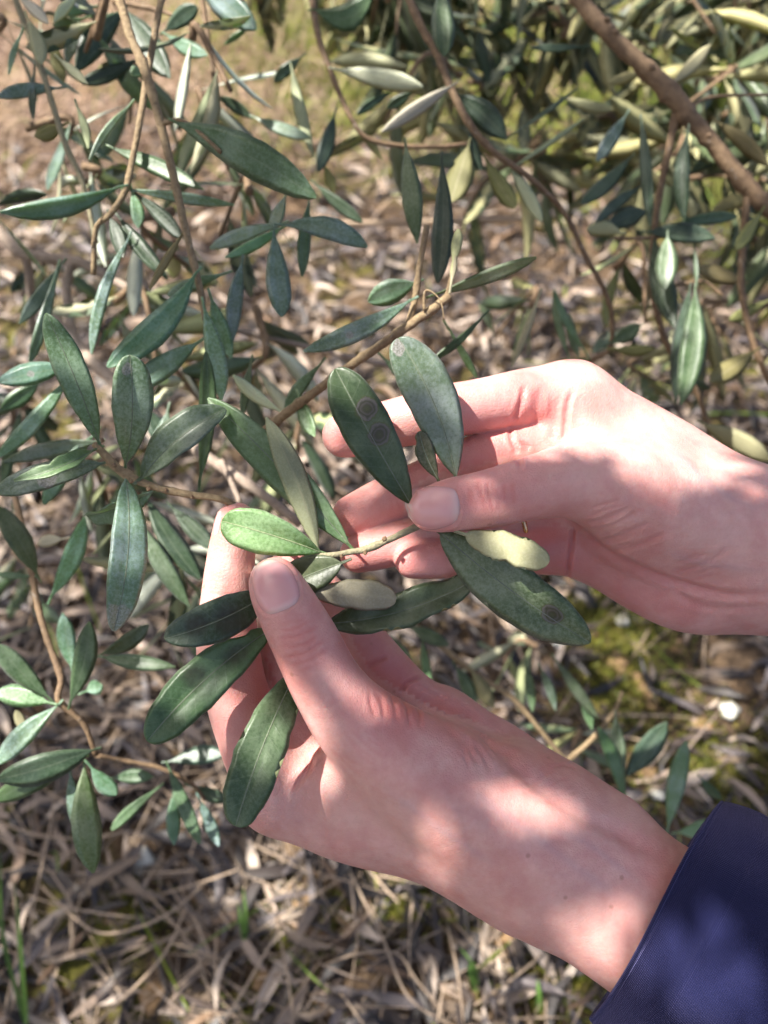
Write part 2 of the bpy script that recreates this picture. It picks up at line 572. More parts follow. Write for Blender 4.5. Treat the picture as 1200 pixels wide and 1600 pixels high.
def polygonise(field, lo, hi, h):
    lo = np.array(lo, float); hi = np.array(hi, float)
    B = 5
    nb = np.ceil((hi - lo) / (h * B)).astype(int)
    n = nb * B + 1
    # coarse pass at block centres, fine pass only near the surface
    cx = [lo[i] + (np.arange(nb[i]) + 0.5) * h * B for i in range(3)]
    G = np.stack(np.meshgrid(*cx, indexing='ij'), -1).reshape(-1, 3)
    dc = field(G).reshape(nb)
    near = np.abs(dc) < h * B * 1.3 + 1.0
    V = np.repeat(np.repeat(np.repeat(np.where(dc < 0, -5.0, 5.0).astype(np.float32), B, 0), B, 1), B, 2)
    V = np.pad(V, ((0, 1), (0, 1), (0, 1)), mode='edge')
    need = np.zeros(V.shape, bool)
    for bi, bj, bk in zip(*np.nonzero(near)):
        need[bi * B:bi * B + B + 1, bj * B:bj * B + B + 1, bk * B:bk * B + B + 1] = True
    idx = np.argwhere(need)
    out = np.empty(len(idx), np.float32)
    for s in range(0, len(idx), 150000):
        out[s:s + 150000] = field(lo + idx[s:s + 150000] * h)
    V[need] = out
    ins = V < 0
    # surface nets
    c = [ins[i:V.shape[0] - 1 + i, j:V.shape[1] - 1 + j, k:V.shape[2] - 1 + k] for i in (0, 1) for j in (0, 1) for k in (0, 1)]
    cnt = sum(x.astype(np.int8) for x in c)
    cells = np.argwhere((cnt > 0) & (cnt < 8))
    vid = np.full(cnt.shape, -1, np.int64)
    vid[tuple(cells.T)] = np.arange(len(cells))
    acc = np.zeros((len(cells), 3)); num = np.zeros(len(cells))
    corners = np.array([(i, j, k) for i in (0, 1) for j in (0, 1) for k in (0, 1)])
    for a in range(8):
        for b in range(a + 1, 8):
            if np.abs(corners[a] - corners[b]).sum() != 1: continue
            va = V[tuple((cells + corners[a]).T)]; vb = V[tuple((cells + corners[b]).T)]
            x = (va < 0) != (vb < 0)
            t = np.where(x, va / np.where(x, va - vb, 1), 0)
            pt = corners[a] + t[:, None] * (corners[b] - corners[a])
            acc[x] += pt[x]; num[x] += 1
    verts = lo + (cells + acc / num[:, None]) * h
    quads = []
    for ax in range(3):
        o1, o2 = [d for d in range(3) if d != ax]
        sl = [slice(None)] * 3; sl2 = [slice(None)] * 3
        sl[ax] = slice(0, -1); sl2[ax] = slice(1, None)
        e = ins[tuple(sl)] != ins[tuple(sl2)]
        E = np.argwhere(e)
        E = E[(E[:, o1] > 0) & (E[:, o2] > 0) & (E[:, o1] < n[o1] - 1) & (E[:, o2] < n[o2] - 1)]
        def cell(d1, d2):
            q = E.copy(); q[:, o1] -= d1; q[:, o2] -= d2
            return vid[tuple(q.T)]
        q = np.stack([cell(1, 1), cell(0, 1), cell(0, 0), cell(1, 0)], 1)
        flip = ins[tuple(E.T)]
        if ax == 1: flip = ~flip
        q[~flip] = q[~flip][:, ::-1]
        quads.append(q[(q >= 0).all(1)])
    return verts, np.vstack(quads)

def smooth_mesh(v, q, it, lam=0.5):
    e = np.vstack([q[:, [0, 1]], q[:, [1, 2]], q[:, [2, 3]], q[:, [3, 0]]])
    e = np.vstack([e, e[:, ::-1]])
    deg = np.bincount(e[:, 0], minlength=len(v)).astype(float)
    for _ in range(it):
        s = np.stack([np.bincount(e[:, 0], v[e[:, 1], k], len(v)) for k in range(3)], 1)
        v = v + lam * (s / deg[:, None] - v)
    return v

def vnormals(v, q):
    a = np.cross(v[q[:, 2]] - v[q[:, 0]], v[q[:, 3]] - v[q[:, 1]])
    nn = np.zeros_like(v)
    for k in range(4):
        np.add.at(nn, q[:, k], a)
    return nn / (np.linalg.norm(nn, axis=1)[:, None] + 1e-12)

def seg_dist(px, poly):
    best = np.full(len(px), 1e9)
    tt = np.zeros(len(px))
    L = len(poly) - 1
    for i in range(L):
        a, b = poly[i], poly[i + 1]
        ba = b - a
        t = np.clip(((px - a) @ ba) / (ba @ ba + 1e-9), 0, 1)
        d = np.linalg.norm(px - a - t[:, None] * ba, axis=1)
        m = d < best
        best[m] = d[m]; tt[m] = (i + t[m]) / L
    return best, tt

class Sculpt:
    """Pushes the surface that faces the photographer in or out along strokes (creases, folds, tendons)."""
    def __init__(self, v, q):
        self.v, self.q = v, q
        self.refresh()
        self.tint = np.zeros((len(v), 4))
        self.rs = random.Random(21)
    def refresh(self):
        v = self.v
        self.n = vnormals(v, self.q)
        self.px = np.stack([600 + v[:, 0] / v[:, 2] * F, 800 + v[:, 1] / v[:, 2] * F], 1)
        view = v / np.linalg.norm(v, axis=1)[:, None]
        face = -(self.n * view).sum(1)
        b = 6
        ij = np.floor((self.px + 600) / b).astype(int)
        key = ij[:, 0] * 4000 + ij[:, 1]
        zb = {}
        order = np.argsort(v[:, 2])
        ku, first = np.unique(key[order], return_index=True)
        zmin = v[order][first, 2]
        pos = np.searchsorted(ku, key)
        zn = zmin[pos].copy()
        for di in (-1, 0, 1):
            for dj in (-1, 0, 1):
                k2 = (ij[:, 0] + di) * 4000 + ij[:, 1] + dj
                p2 = np.clip(np.searchsorted(ku, k2), 0, len(ku) - 1)
                okk = ku[p2] == k2
                # only let a neighbour hide this vertex when it is clearly in front
                zn = np.where(okk & (zmin[p2] < zn - 9), zmin[p2], zn)
        self.vis = np.clip((face + 0.05) / 0.3, 0, 1) * (v[:, 2] < zn + 5.0)
        self.mmpp = v[:, 2] / F
    def stroke(self, pts, sigma, depth, taper=True, rim=0.35):
        poly = catmull(np.array(pts, float), 6) if len(pts) > 2 else np.array(pts, float)
        m = sigma * 6 / 0.18
        sel = np.nonzero(((self.px > poly.min(0) - m) & (self.px < poly.max(0) + m)).all(1))[0]
        d = np.full(len(self.px), 1e6); t = np.zeros(len(self.px))
        d[sel], t[sel] = seg_dist(self.px[sel], poly)
        d = d * self.mmpp
        near = d < sigma * 6
        tp = np.clip(np.minimum(t, 1 - t) / 0.18, 0, 1) if taper else 1.0
        prof = np.exp(-(d / sigma) ** 2) - rim * np.exp(-((d - 1.9 * sigma) / (0.9 * sigma)) ** 2)
        amt = np.where(near, prof * tp * depth * self.vis, 0)
        self.v = self.v - self.n * amt[:, None]
        return np.where(near, np.exp(-(d / (1.3 * sigma)) ** 2) * tp * self.vis, 0)
    def crease(self, pts, sigma, depth, red=0.35, **kw):
        w = self.stroke(pts, sigma, depth, **kw)
        self.tint[:, 0] = np.maximum(self.tint[:, 0], w * red)
    def blob(self, px, py, rad, height):
        d = np.linalg.norm(self.px - np.array((px, py)), axis=1) / rad
        self.v = self.v + self.n * (np.exp(-d * d) * height * self.vis)[:, None]
    def wrinkles(self, c, along, across, count, half, depth, sigma=.42):
        """a patch of fine irregular skin lines: `along` is their direction, `across` the spacing step (px)"""
        c = np.array(c, float); a = np.array(along, float); b = np.array(across, float)
        r = self.rs
        for i in range(count):
            o = c + b * (i - (count - 1) / 2 + r.uniform(-.35, .35)) + a * r.uniform(-.35, .35) * half
            h = half * r.uniform(.35, 1.0)
            pts = [o + a * t * h + b * r.uniform(-.3, .3) for t in (-1, -.4, .2, 1)]
            self.crease(pts, sigma * r.uniform(.85, 1.3), depth * r.uniform(.35, 1.0), .22)
    def vein(self, pts, width=1.1):
        poly = catmull(np.array(pts, float), 6)
        d, t = seg_dist(self.px, poly)
        d = d * self.mmpp
        w = np.exp(-(d / width) ** 2) * self.vis * np.clip(np.minimum(t, 1 - t) / .2, 0, 1)
        self.tint[:, 3] = np.maximum(self.tint[:, 3], w)
        self.v = self.v + self.n * (w * 0.18)[:, None]
    def paint(self, px, py, rx, ry, ch, amt):
        d = ((self.px[:, 0] - px) / rx) ** 2 + ((self.px[:, 1] - py) / ry) ** 2
        self.tint[:, ch] += np.exp(-d) * amt * self.vis * (1.3 if ch == 0 else 1.0)

def organic(v, n, amp, scale, seed):
    rs = np.random.RandomState(seed)
    lat = rs.uniform(-1, 1, (24, 24, 24))
    q = v * scale + seed * 1.7
    i = np.floor(q).astype(int); f = q - i; f = f * f * (3 - 2 * f)
    a = 0
    for dx in (0, 1):
        for dy in (0, 1):
            for dz in (0, 1):
                wgt = (f[:, 0] if dx else 1 - f[:, 0]) * (f[:, 1] if dy else 1 - f[:, 1]) * (f[:, 2] if dz else 1 - f[:, 2])
                a = a + wgt * lat[(i[:, 0] + dx) % 24, (i[:, 1] + dy) % 24, (i[:, 2] + dz) % 24]
    return v + n * (a * amp)[:, None]

def build_hand(parent, field, lo, hi, h, sculpt_fn, seed, label):
    v, q = polygonise(field, lo, hi, h)
    v = smooth_mesh(v, q, 8)
    n = vnormals(v, q)
    # make sure normals point outwards
    c = field((v + n * 0.6))
    if np.mean(c > 0) < 0.5:
        q = q[:, ::-1]; n = -n
    v = organic(v, n, 0.16, 0.05, seed)
    v = organic(v, n, 0.05, 0.25, seed + 3)
    S = Sculpt(v, q)
    sculpt_fn(S)
    v = smooth_mesh(S.v, q, 1, 0.3)
    tint = np.clip(S.tint, 0, 1)
    o = mesh_obj('hand', to_world(v), q.tolist(), M_SKIN, parent, origin=to_world(v.mean(0)))
    ca = o.data.color_attributes.new('skin', 'FLOAT_COLOR', 'POINT')
    ca.data.foreach_set('color', tint.ravel())
    o['label'] = label
    bvh = BVHTree.FromPolygons([Vector(p) for p in v], q.tolist())
    return o, bvh

def resample_closed(poly, n):
    p = np.array(poly, float)
    p2 = np.vstack([p[-1], p, p[0], p[1]])
    dense = catmull(p2, 10)[10:-10]
    seg = np.r_[0, np.cumsum(np.linalg.norm(np.diff(dense, axis=0), axis=1))]
    t = np.linspace(0, seg[-1], n, endpoint=False)
    return np.stack([np.interp(t, seg, dense[:, k]) for k in range(2)], 1)

def add_nail(hand, bvh, poly, tip_dir, name='nail', lift=0.5, label=None):
    """A curved plate laid on the finger inside the photo outline `poly`; tip_dir points to the free edge in the picture."""
    ring = resample_closed(poly, 44)
    c = ring.mean(0)
    td = np.array(tip_dir, float); td /= np.linalg.norm(td)
    ext = ((ring - c) @ td).max()
    levels = np.array([0.0, 0.25, 0.5, 0.7, 0.84, 0.93, 1.0, 1.03])
    lifts = np.array([1.0, 1.0, 0.97, 0.9, 0.78, 0.58, 0.2, -1.1]) * lift
    V, cols = [], []
    def hit(px, lf):
        d = Vector(P(px[0], px[1], 1.0)).normalized()
        loc, nor, i, dist = bvh.ray_cast(Vector((0, 0, 0)), d)
        if loc is None:
            loc, nor, i, dist = bvh.find_nearest(Vector(P(px[0], px[1], 255)))
        if nor.dot(d) > 0: nor = -nor
        return np.array(loc + nor * lf)
    V.append(hit(c, lifts[0])); cols.append((0, 0, 0, 1))
    for s, lf in list(zip(levels, lifts))[1:]:
        for r in ring:
            px = c + (r - c) * s
            along = ((px - c) @ td) / ext
            V.append(hit(px, lf))
            free = np.clip((along - 0.74) / 0.10, 0, 1) if s > 0.5 else 0
            lun = np.clip((-along - 0.62) / 0.2, 0, 1) * 0.4
            cols.append((float(max(free, lun)), 0, 0, 1))
    V = np.array(V); n = len(ring)
    # even out the plate so that it reads as one smooth nail
    Fc = [(0, 1 + k, 1 + (k + 1) % n) for k in range(n)]
    for L in range(len(levels) - 2):
        a, b = 1 + L * n, 1 + (L + 1) * n
        for k in range(n):
            k2 = (k + 1) % n
            Fc.append((a + k, b + k, b + k2, a + k2))
    o = mesh_obj(name, to_world(V), Fc, M_NAIL, hand)
    bm = bmesh.new(); bm.from_mesh(o.data); bmesh.ops.recalc_face_normals(bm, faces=bm.faces)
    bm.to_mesh(o.data); bm.free()
    ca = o.data.color_attributes.new('nail', 'FLOAT_COLOR', 'POINT')
    ca.data.foreach_set('color', np.array(cols, float).ravel())
    if label: o['label'] = label
    return o

person = empty('person', to_world(P(1250, 1300, 320)))
tag(person, 'person in a navy sleeve whose two bare hands hold the olive shoot', 'person')

ZF = np.array((0.05, 0.0, 1.0)); ZF /= np.linalg.norm(ZF)

# ---- hand whose thumb points left across the picture
R_thumb = Limb([(674, 795, 262, 36), (706, 789, 261, 42.5), (768, 778, 262, 46.5), (838, 761, 263, 51), (905, 752, 267, 62),
                (985, 775, 272, 78), (1085, 815, 280, 88), (1170, 850, 286, 92)])
R_index = Limb([(538, 681, 285, 35), (575, 673, 285, 38.5), (625, 660, 284, 39), (690, 645, 283, 42), (760, 632, 285, 42), (830, 622, 290, 48), (893, 630, 296, 60)])
R_middle = Limb([(551, 806, 290, 33.5), (600, 783, 290, 37), (660, 757, 289, 37.5), (720, 729, 288, 40), (790, 707, 290, 42), (850, 695, 294, 48), (910, 700, 300, 56)])
R_ring = Limb([(560, 866, 287, 30), (600, 855, 288, 34), (660, 838, 289, 35), (730, 822, 290, 37), (812, 812, 293, 42), (910, 785, 302, 54)])
R_pinky = Limb([(644, 877, 280, 28), (680, 874, 281, 31), (730, 870, 284, 31), (800, 861, 288, 34), (860, 855, 293, 44), (920, 848, 299, 52)])
R_core = [Limb([(893, 632, 297, 60), (960, 672, 298, 64), (1040, 722, 297, 68), (1120, 780, 294, 76), (1200, 835, 291, 86)]),
          Limb([(910, 700, 302, 54), (1050, 770, 303, 66), (1200, 860, 294, 88)]),
          Limb([(910, 775, 303, 52), (1050, 830, 303, 62), (1200, 885, 294, 84)]),
          Limb([(925, 846, 299, 54), (1000, 892, 296, 62), (1090, 922, 294, 69), (1200, 893, 292, 84)]),
          Limb([(1160, 855, 292, 108), (1230, 866, 293, 119), (1400, 905, 300, 126), (1650, 985, 315, 150)], flat=(ZF.astype(np.float32), 0.78))]
R_adds = [(Ball(985, 745, 288, 20, 16, 16), 9.0), (Ball(1010, 812, 280, 19, 15, 15), 8.0), (Ball(905, 690, 291, 11, 14, 9), 8.0)]
R_field = HandField(R_core, 9.0, [(R_index, 0.5, 9.0, 0.66, 0.95), (R_middle, 0.5, 8.0, 0.70, 0.97), (R_ring, 0.5, 8.0, 0.70, 0.97),
                                  (R_pinky, 0.5, 8.0, 0.66, 0.95), (R_thumb, 0.5, 13.0, 0.40, 0.72)], R_adds)

R_NAIL = [(658, 761), (680, 760), (702, 762), (713, 769), (718, 793), (712, 814), (697, 823), (672, 828), (648, 819), (636, 800), (633, 782), (641, 768)]

def sculpt_right(S):
    # thumb joint wrinkles
    for pts, s, d in [([(746, 748), (751, 768), (758, 792)], .45, .32), ([(762, 750), (763, 772), (772, 802)], .45, .40),
                      ([(786, 756), (790, 784)], .5, .28), ([(734, 758), (735, 790)], .45, .18), ([(800, 752), (803, 790)], .6, .15)]:
        S.crease(pts, s, d, 0.45)
    # folds where the thumb meets the palm
    for pts, s, d in [([(905, 818), (947, 812), (985, 792)], .8, .55), ([(924, 830), (962, 818), (1000, 797)], .8, .5),
                      ([(935, 846), (975, 836), (1020, 812)], .9, .5), ([(950, 862), (1000, 850), (1050, 830)], .9, .35),
                      ([(1040, 898), (1100, 880), (1150, 850)], .9, .25), ([(985, 760), (1020, 775), (1060, 800)], 1.5, .25)]:
        S.crease(pts, s, d, 0.25)
    S.crease([(900, 815), (935, 853), (995, 886), (1060, 910), (1130, 928), (1220, 930)], 1.3, 0.9, 0.35)
    S.crease([(1040, 903), (1075, 938), (1120, 950), (1200, 948)], 1.2, 0.35, 0.1)
    # index base and web
    S.crease([(799, 660), (812, 636), (820, 598)], .9, .8, .35)
    S.crease([(835, 668), (838, 640), (846, 600)], 1.4, .5, .25)
    S.crease([(880, 706), (882, 680), (886, 640), (895, 606)], .9, .8, .3)
    S.crease([(862, 700), (866, 660), (868, 620)], 1.4, .4, .2)
    S.crease([(796, 664), (800, 688), (810, 712), (813, 735)], .8, 1.0, .35)
    S.crease([(812, 688), (832, 704), (852, 715)], .9, .8, .4)
    # palm crease next to the little finger
    S.crease([(896, 815), (893, 852), (885, 908)], .7, 1.3, .35)
    # finger joint creases, palm side
    for pts in ([(690, 607), (694, 640), (690, 676)], [(698, 608), (703, 645), (700, 680)], [(603, 632), (607, 662), (604, 696)],
                [(705, 700), (716, 728), (718, 752)], [(612, 745), (622, 775), (626, 800)], [(720, 845), (724, 870), (722, 895)]):
        S.crease(pts, .6, .28, .25)
    S.crease([(618, 858), (613, 874), (616, 892)], .4, .35, .1)
    S.wrinkles((770, 777), (.12, .99), (7, 0), 9, 26, .26)
    S.wrinkles((965, 822), (.93, -.36), (7, 9), 9, 40, .34, .5)
    S.wrinkles((860, 640), (.08, -1), (8, 0), 8, 30, .22, .5)
    S.wrinkles((1090, 900), (.97, -.2), (2, 9), 8, 50, .18, .5)
    S.wrinkles((1165, 940), (-.1, 1), (8, 0), 5, 22, .2, .5)
    for c in ((694, 643), (604, 664), (712, 728), (618, 775)):
        S.wrinkles(c, (.15, 1), (5, 0), 4, 24, .18)
    S.vein([(990, 655), (1050, 700), (1110, 760), (1190, 800)]); S.vein([(1040, 860), (1100, 880), (1200, 890)], 1.4)
    # nail fold
    S.refresh()
    ring = resample_closed(R_NAIL, 60); ring = np.vstack([ring, ring[0]])
    S.stroke(ring, .55, .45, taper=False, rim=0.7)
    # colour
    for a in [(536, 680, 40, 40, 0, .30), (548, 805, 40, 40, 0, .34), (552, 870, 40, 30, 0, .34), (640, 878, 36, 30, 0, .34), (655, 800, 34, 44, 0, .14),
              (830, 620, 45, 50, 0, .22), (765, 775, 40, 40, 0, .12), (860, 870, 60, 50, 0, .34), (700, 740, 90, 40, 0, .16), (800, 690, 40, 30, 0, .3),
              (1010, 940, 130, 50, 0, .12), (900, 740, 50, 30, 1, .22), (1150, 860, 70, 80, 1, .20), (1000, 700, 90, 60, 1, .10), (960, 812, 50, 25, 1, .18),
              (680, 650, 200, 60, 2, .7), (700, 770, 200, 60, 2, .7), (660, 860, 160, 50, 2, .7), (860, 880, 120, 60, 2, .7), (1000, 940, 160, 50, 2, .6)]:
        S.paint(*a)

def cam_box(limbs, pad=7.0):
    a = np.vstack([np.c_[l.s[:, :3] - l.s[:, 3:4], l.s[:, :3] + l.s[:, 3:4]] for l in limbs])
    return a[:, :3].min(0) - pad, a[:, 3:].max(0) + pad

HV = 0.75
lo, hi = cam_box([R_thumb, R_index, R_middle, R_ring, R_pinky] + R_core)
r_hand, r_bvh = build_hand(person, R_field, lo, hi, HV, sculpt_right, 1, 'bare hand with a gold ring, thumb lying over the twig')
add_nail(r_hand, r_bvh, R_NAIL, (-1, 0.05), lift=0.45)

# gold ring on the ring finger, seen below the thumb
rc = P(806, 812, 292.6); ra = np.array([0.93, -0.26, 0.1]); ra /= np.linalg.norm(ra)
u = np.cross(ra, (0, 0, 1)); u /= np.linalg.norm(u); w = np.cross(ra, u)

# ---- hand whose thumb points up the picture
L_thumb = Limb([(429, 910, 258, 40), (440, 934, 257, 46.5), (476, 1000, 257, 53), (514, 1074, 259, 57), (560, 1132, 263, 67), (640, 1195, 267, 84), (740, 1262, 273, 102), (830, 1315, 280, 110)])
L_index = Limb([(369, 817, 279, 33), (362, 865, 280, 37), (357, 930, 280, 42), (356, 1010, 280, 49), (372, 1090, 281, 50), (408, 1180, 283, 57), (441, 1228, 287, 66)])
L_middle = Limb([(452, 884, 285, 30), (446, 935, 292, 36), (440, 1000, 297, 42), (444, 1070, 298, 46), (468, 1140, 293, 52), (505, 1190, 294, 58)])
L_ring = Limb([(478, 900, 296, 32), (500, 950, 299, 37), (515, 1010, 299, 40), (550, 1080, 298, 46), (612, 1150, 298, 54)])
L_pinky = Limb([(500, 915, 292, 29), (530, 955, 295, 34), (564, 1002, 296, 40), (600, 1045, 297, 41), (640, 1090, 299, 44), (690, 1134, 301, 53)])
L_core = [Limb([(441, 1230, 285, 65), (560, 1286, 288, 58), (700, 1330, 286, 57), (850, 1368, 282, 86)]),
          Limb([(505, 1190, 295, 58), (640, 1252, 296, 65), (820, 1312, 286, 94)]),
          Limb([(612, 1150, 299, 54), (725, 1218, 300, 62), (850, 1296, 288, 94)]),
          Limb([(690, 1136, 301, 54), (775, 1190, 302, 63), (858, 1262, 294, 74), (930, 1320, 288, 90)]),
          Limb([(790, 1295, 282, 118), (900, 1362, 279, 122), (1010, 1432, 276, 126), (1250, 1590, 270, 140)], flat=(ZF.astype(np.float32), 0.82))]
L_adds = [(Ball(560, 1225, 274, 19, 13, 12), 8.0), (Ball(680, 1215, 276, 22, 17, 15), 8.0), (Ball(600, 1285, 281, 27, 11.5, 14), 10.0), (Ball(720, 1318, 279, 20, 12, 14), 9.0)]
L_field = HandField(L_core, 9.0, [(L_index, 0.5, 9.0, 0.72, 0.98), (L_middle, 0.5, 8.0, 0.72, 0.98), (L_ring, 0.5, 8.0, 0.75, 0.98),
                                  (L_pinky, 0.5, 8.0, 0.72, 0.98), (L_thumb, 0.5, 12.0, 0.42, 0.72)], L_adds)
L_NAIL = [(394, 891), (402, 880), (415, 874), (432, 876), (450, 886), (461, 903), (468, 927), (461, 943), (443, 953), (424, 959), (411, 954), (400, 935), (394, 910)]

def sculpt_left(S):
    for pts, s, d in [([(431, 998), (466, 993), (502, 976)], .5, .40), ([(442, 1028), (476, 1020), (510, 998)], .55, .55),
                      ([(446, 1012), (475, 1006), (498, 992)], .45, .30), ([(436, 985), (460, 982), (488, 968)], .45, .20), ([(452, 1040), (485, 1030), (515, 1012)], .6, .2)]:
        S.crease(pts, s, d, 0.4)
    for pts, s, d in [([(592, 1082), (597, 1102), (602, 1124)], .7, .5), ([(611, 1082), (618, 1104), (622, 1130)], .7, .55), ([(630, 1090), (637, 1110), (640, 1132)], .7, .45),
                      ([(648, 1096), (655, 1114), (656, 1134)], .8, .3), ([(578, 1080), (580, 1104), (586, 1120)], .7, .3),
                      ([(738, 1160), (754, 1180), (768, 1204)], .8, .5), ([(722, 1150), (738, 1172), (748, 1200)], .9, .4),
                      ([(747, 1137), (775, 1165), (808, 1182)], 1.0, .6), ([(690, 1130), (720, 1160), (735, 1190)], 1.2, .35)]:
        S.crease(pts, s, d, 0.25)
    S.crease([(600, 1078), (640, 1090), (695, 1106), (735, 1127), (765, 1155), (800, 1190), (850, 1235), (912, 1277), (967, 1303), (1017, 1333), (1060, 1350)], 2.2, 1.2, .22, rim=.25)
    S.crease([(622, 1086), (638, 1066), (660, 1056)], .7, 1.1, .28)
    S.crease([(562, 1048), (588, 1034), (608, 1024)], .7, 1.1, .28)
    S.crease([(400, 1158), (384, 1180), (366, 1192)], 1.2, .5, .3)
    S.crease([(488, 1180), (478, 1205), (450, 1240)], 1.2, .7, .4)
    S.crease([(310, 1015), (350, 1022), (396, 1016)], .7, .3, .2)
    S.crease([(322, 925), (355, 930), (392, 925)], .6, .2, .2)
    # tendons and wrist
    S.stroke([(600, 1180), (700, 1260), (800, 1330), (900, 1400)], 5.0, -0.7, rim=0)
    S.stroke([(640, 1170), (720, 1215), (820, 1275), (900, 1330)], 5.0, 0.5, rim=0)
    S.stroke([(700, 1300), (800, 1360), (900, 1430), (960, 1480)], 5.0, 0.5, rim=0)
    S.crease([(838, 1210), (880, 1195), (905, 1205)], .6, .3, .2)
    S.crease([(780, 1235), (830, 1225), (865, 1200)], .7, .2, .1)
    S.wrinkles((473, 1006), (.93, -.36), (3.2, 6.5), 11, 30, .30)
    S.wrinkles((618, 1110), (.12, 1), (8, 2), 10, 24, .34, .5)
    S.wrinkles((750, 1175), (.55, .83), (9, -4), 7, 26, .3, .5)
    S.wrinkles((560, 1180), (.75, .66), (-6, 8), 9, 40, .12, .5)
    S.wrinkles((860, 1225), (.9, -.4), (4, 9), 6, 36, .2, .5)
    S.wrinkles((356, 1018), (1, .05), (1, 6), 5, 30, .2); S.wrinkles((356, 928), (1, .03), (1, 5), 4, 26, .16)
    S.vein([(720, 1225), (800, 1280), (880, 1340), (990, 1420)], 1.5); S.vein([(850, 1290), (920, 1320), (1010, 1390)], 1.2); S.vein([(600, 1230), (680, 1290), (780, 1360)], 1.3)
    S.refresh()
    ring = resample_closed(L_NAIL, 60); ring = np.vstack([ring, ring[0]])
    S.stroke(ring, .55, .45, taper=False, rim=0.7)
    for a in [(610, 1120, 50, 45, 0, .28), (470, 1000, 40, 36, 0, .16), (425, 900, 40, 36, 0, .12), (368, 810, 34, 40, 0, .26), (360, 1000, 50, 60, 0, .14), (450, 870, 40, 30, 0, .3),
              (570, 1010, 50, 40, 0, .32), (620, 1055, 40, 34, 0, .34), (390, 1140, 40, 60, 0, .22), (430, 1060, 40, 60, 0, .3), (700, 1110, 90, 35, 0, .18), (860, 1180, 40, 25, 0, .2),
              (1030, 1380, 40, 60, 0, .22), (520, 1250, 100, 60, 1, .20), (640, 1290, 120, 40, 1, .14), (900, 1420, 120, 60, 1, .14),
              (380, 1050, 60, 200, 2, .6), (620, 1060, 90, 50, 2, .7), (760, 1130, 100, 40, 2, .5), (960, 1270, 120, 40, 1, .2)]:
        S.paint(*a)

lo, hi = cam_box([L_thumb, L_index, L_middle, L_ring, L_pinky] + L_core)
l_hand, l_bvh = build_hand(person, L_field, lo, hi, HV, sculpt_left, 5, 'bare hand pinching the shoot between thumb and forefinger')
add_nail(l_hand, l_bvh, L_NAIL, (-0.42, -0.9), lift=0.45)
add_nail(l_hand, l_bvh, [(341, 797), (346, 800), (345, 815), (341, 832), (336, 836), (334, 815)], (0.1, -1), lift=0.3)

# ---- gold ring
V, Fc = [], []
nu, nv = 40, 8
r_big = 42 * 293 / F + 0.25
for i in range(nu):
    a = 2 * math.pi * i / nu
    d = math.cos(a) * u + math.sin(a) * w
    for j in range(nv):
        b = 2 * math.pi * j / nv
        V.append(rc + d * (r_big + 0.55 * math.cos(b)) + ra * 0.9 * math.sin(b))
for i in range(nu):
    for j in range(nv):
        Fc.append((i * nv + j, ((i + 1) % nu) * nv + j, ((i + 1) % nu) * nv + (j + 1) % nv, i * nv + (j + 1) % nv))
ring_o = mesh_obj('finger_ring', to_world(np.array(V)), Fc, M_GOLD, person)
ring_o['label'] = 'thin gold ring on a finger behind the thumb'

# ---- sleeve
def sleeve(name, axis_pts, label, squash, seed, amp=3.6):
    """axis_pts rows px py z radius px; first row is the cuff."""
    rng = random.Random(seed)
    path = np.array([np.append(P(a, b, z), r * z / F) for a, b, z, r in axis_pts])
    path = catmull(path, 14)
    pts, rad = path[:, :3], path[:, 3]
    tang = np.gradient(pts, axis=0); tang /= np.linalg.norm(tang, axis=1)[:, None]
    seg = 96
    V = []; uv = []
    rows = [(0, -1.6, 3.0), (0, -1.9, 1.5), (0, -1.6, 0.2), (0, -0.8, -0.5), (0, 0.1, -0.3), (0, 0.35, 0.6)]     # turned-in hem
    allrows = [(i, dr, ds) for i, dr, ds in rows] + [(i, 0.0, 0.0) for i in range(1, len(pts))]
    acc = 0
    for ri, (i, dr, ds) in enumerate(allrows):
        t = tang[i]
        z = np.array((0, 0, 1.0)); z = z - t * (z @ t); z /= np.linalg.norm(z)
        y = np.cross(t, z)
        L = np.linalg.norm(pts[i] - pts[0])
        for k in range(seg):
            a = 2 * math.pi * k / seg
            dirv = math.cos(a) * y + math.sin(a) * z * squash
            f = noise.noise(Vector((math.cos(a) * 1.6 + seed, math.sin(a) * 1.6, L * 0.022))) * amp
            f += noise.noise(Vector((math.cos(a) * 3.5, math.sin(a) * 3.5 + seed, L * 0.05))) * amp * 0.35
            f *= 0.35 + 0.65 * min(1, L / 25.0)
            # a stitched hem line 14 mm from the edge
            st = -0.5 * math.exp(-((L - 15.0) / 0.9) ** 2)
            wob = 0.8 * math.sin(3 * a + 1.0) if ri < 8 else 0
            V.append(pts[i] + t * (ds + wob) + dirv * (rad[i] + dr + f + st))
            uv.append((k / seg * 4, L / 60.0))
    Fc = []
    nr = len(allrows)
    for i in range(nr - 1):
        for k in range(seg):
            k2 = (k + 1) % seg
            Fc.append((i * seg + k, i * seg + k2, (i + 1) * seg + k2, (i + 1) * seg + k))
    o = mesh_obj(name, to_world(np.array(V)), Fc, M_CLOTH, person)
    ul = o.data.uv_layers.new(name='UVMap')
    vi = np.empty(len(o.data.loops), int); o.data.loops.foreach_get('vertex_index', vi)
    ul.data.foreach_set('uv', np.array(uv)[vi].ravel())
    o['label'] = label
    return o

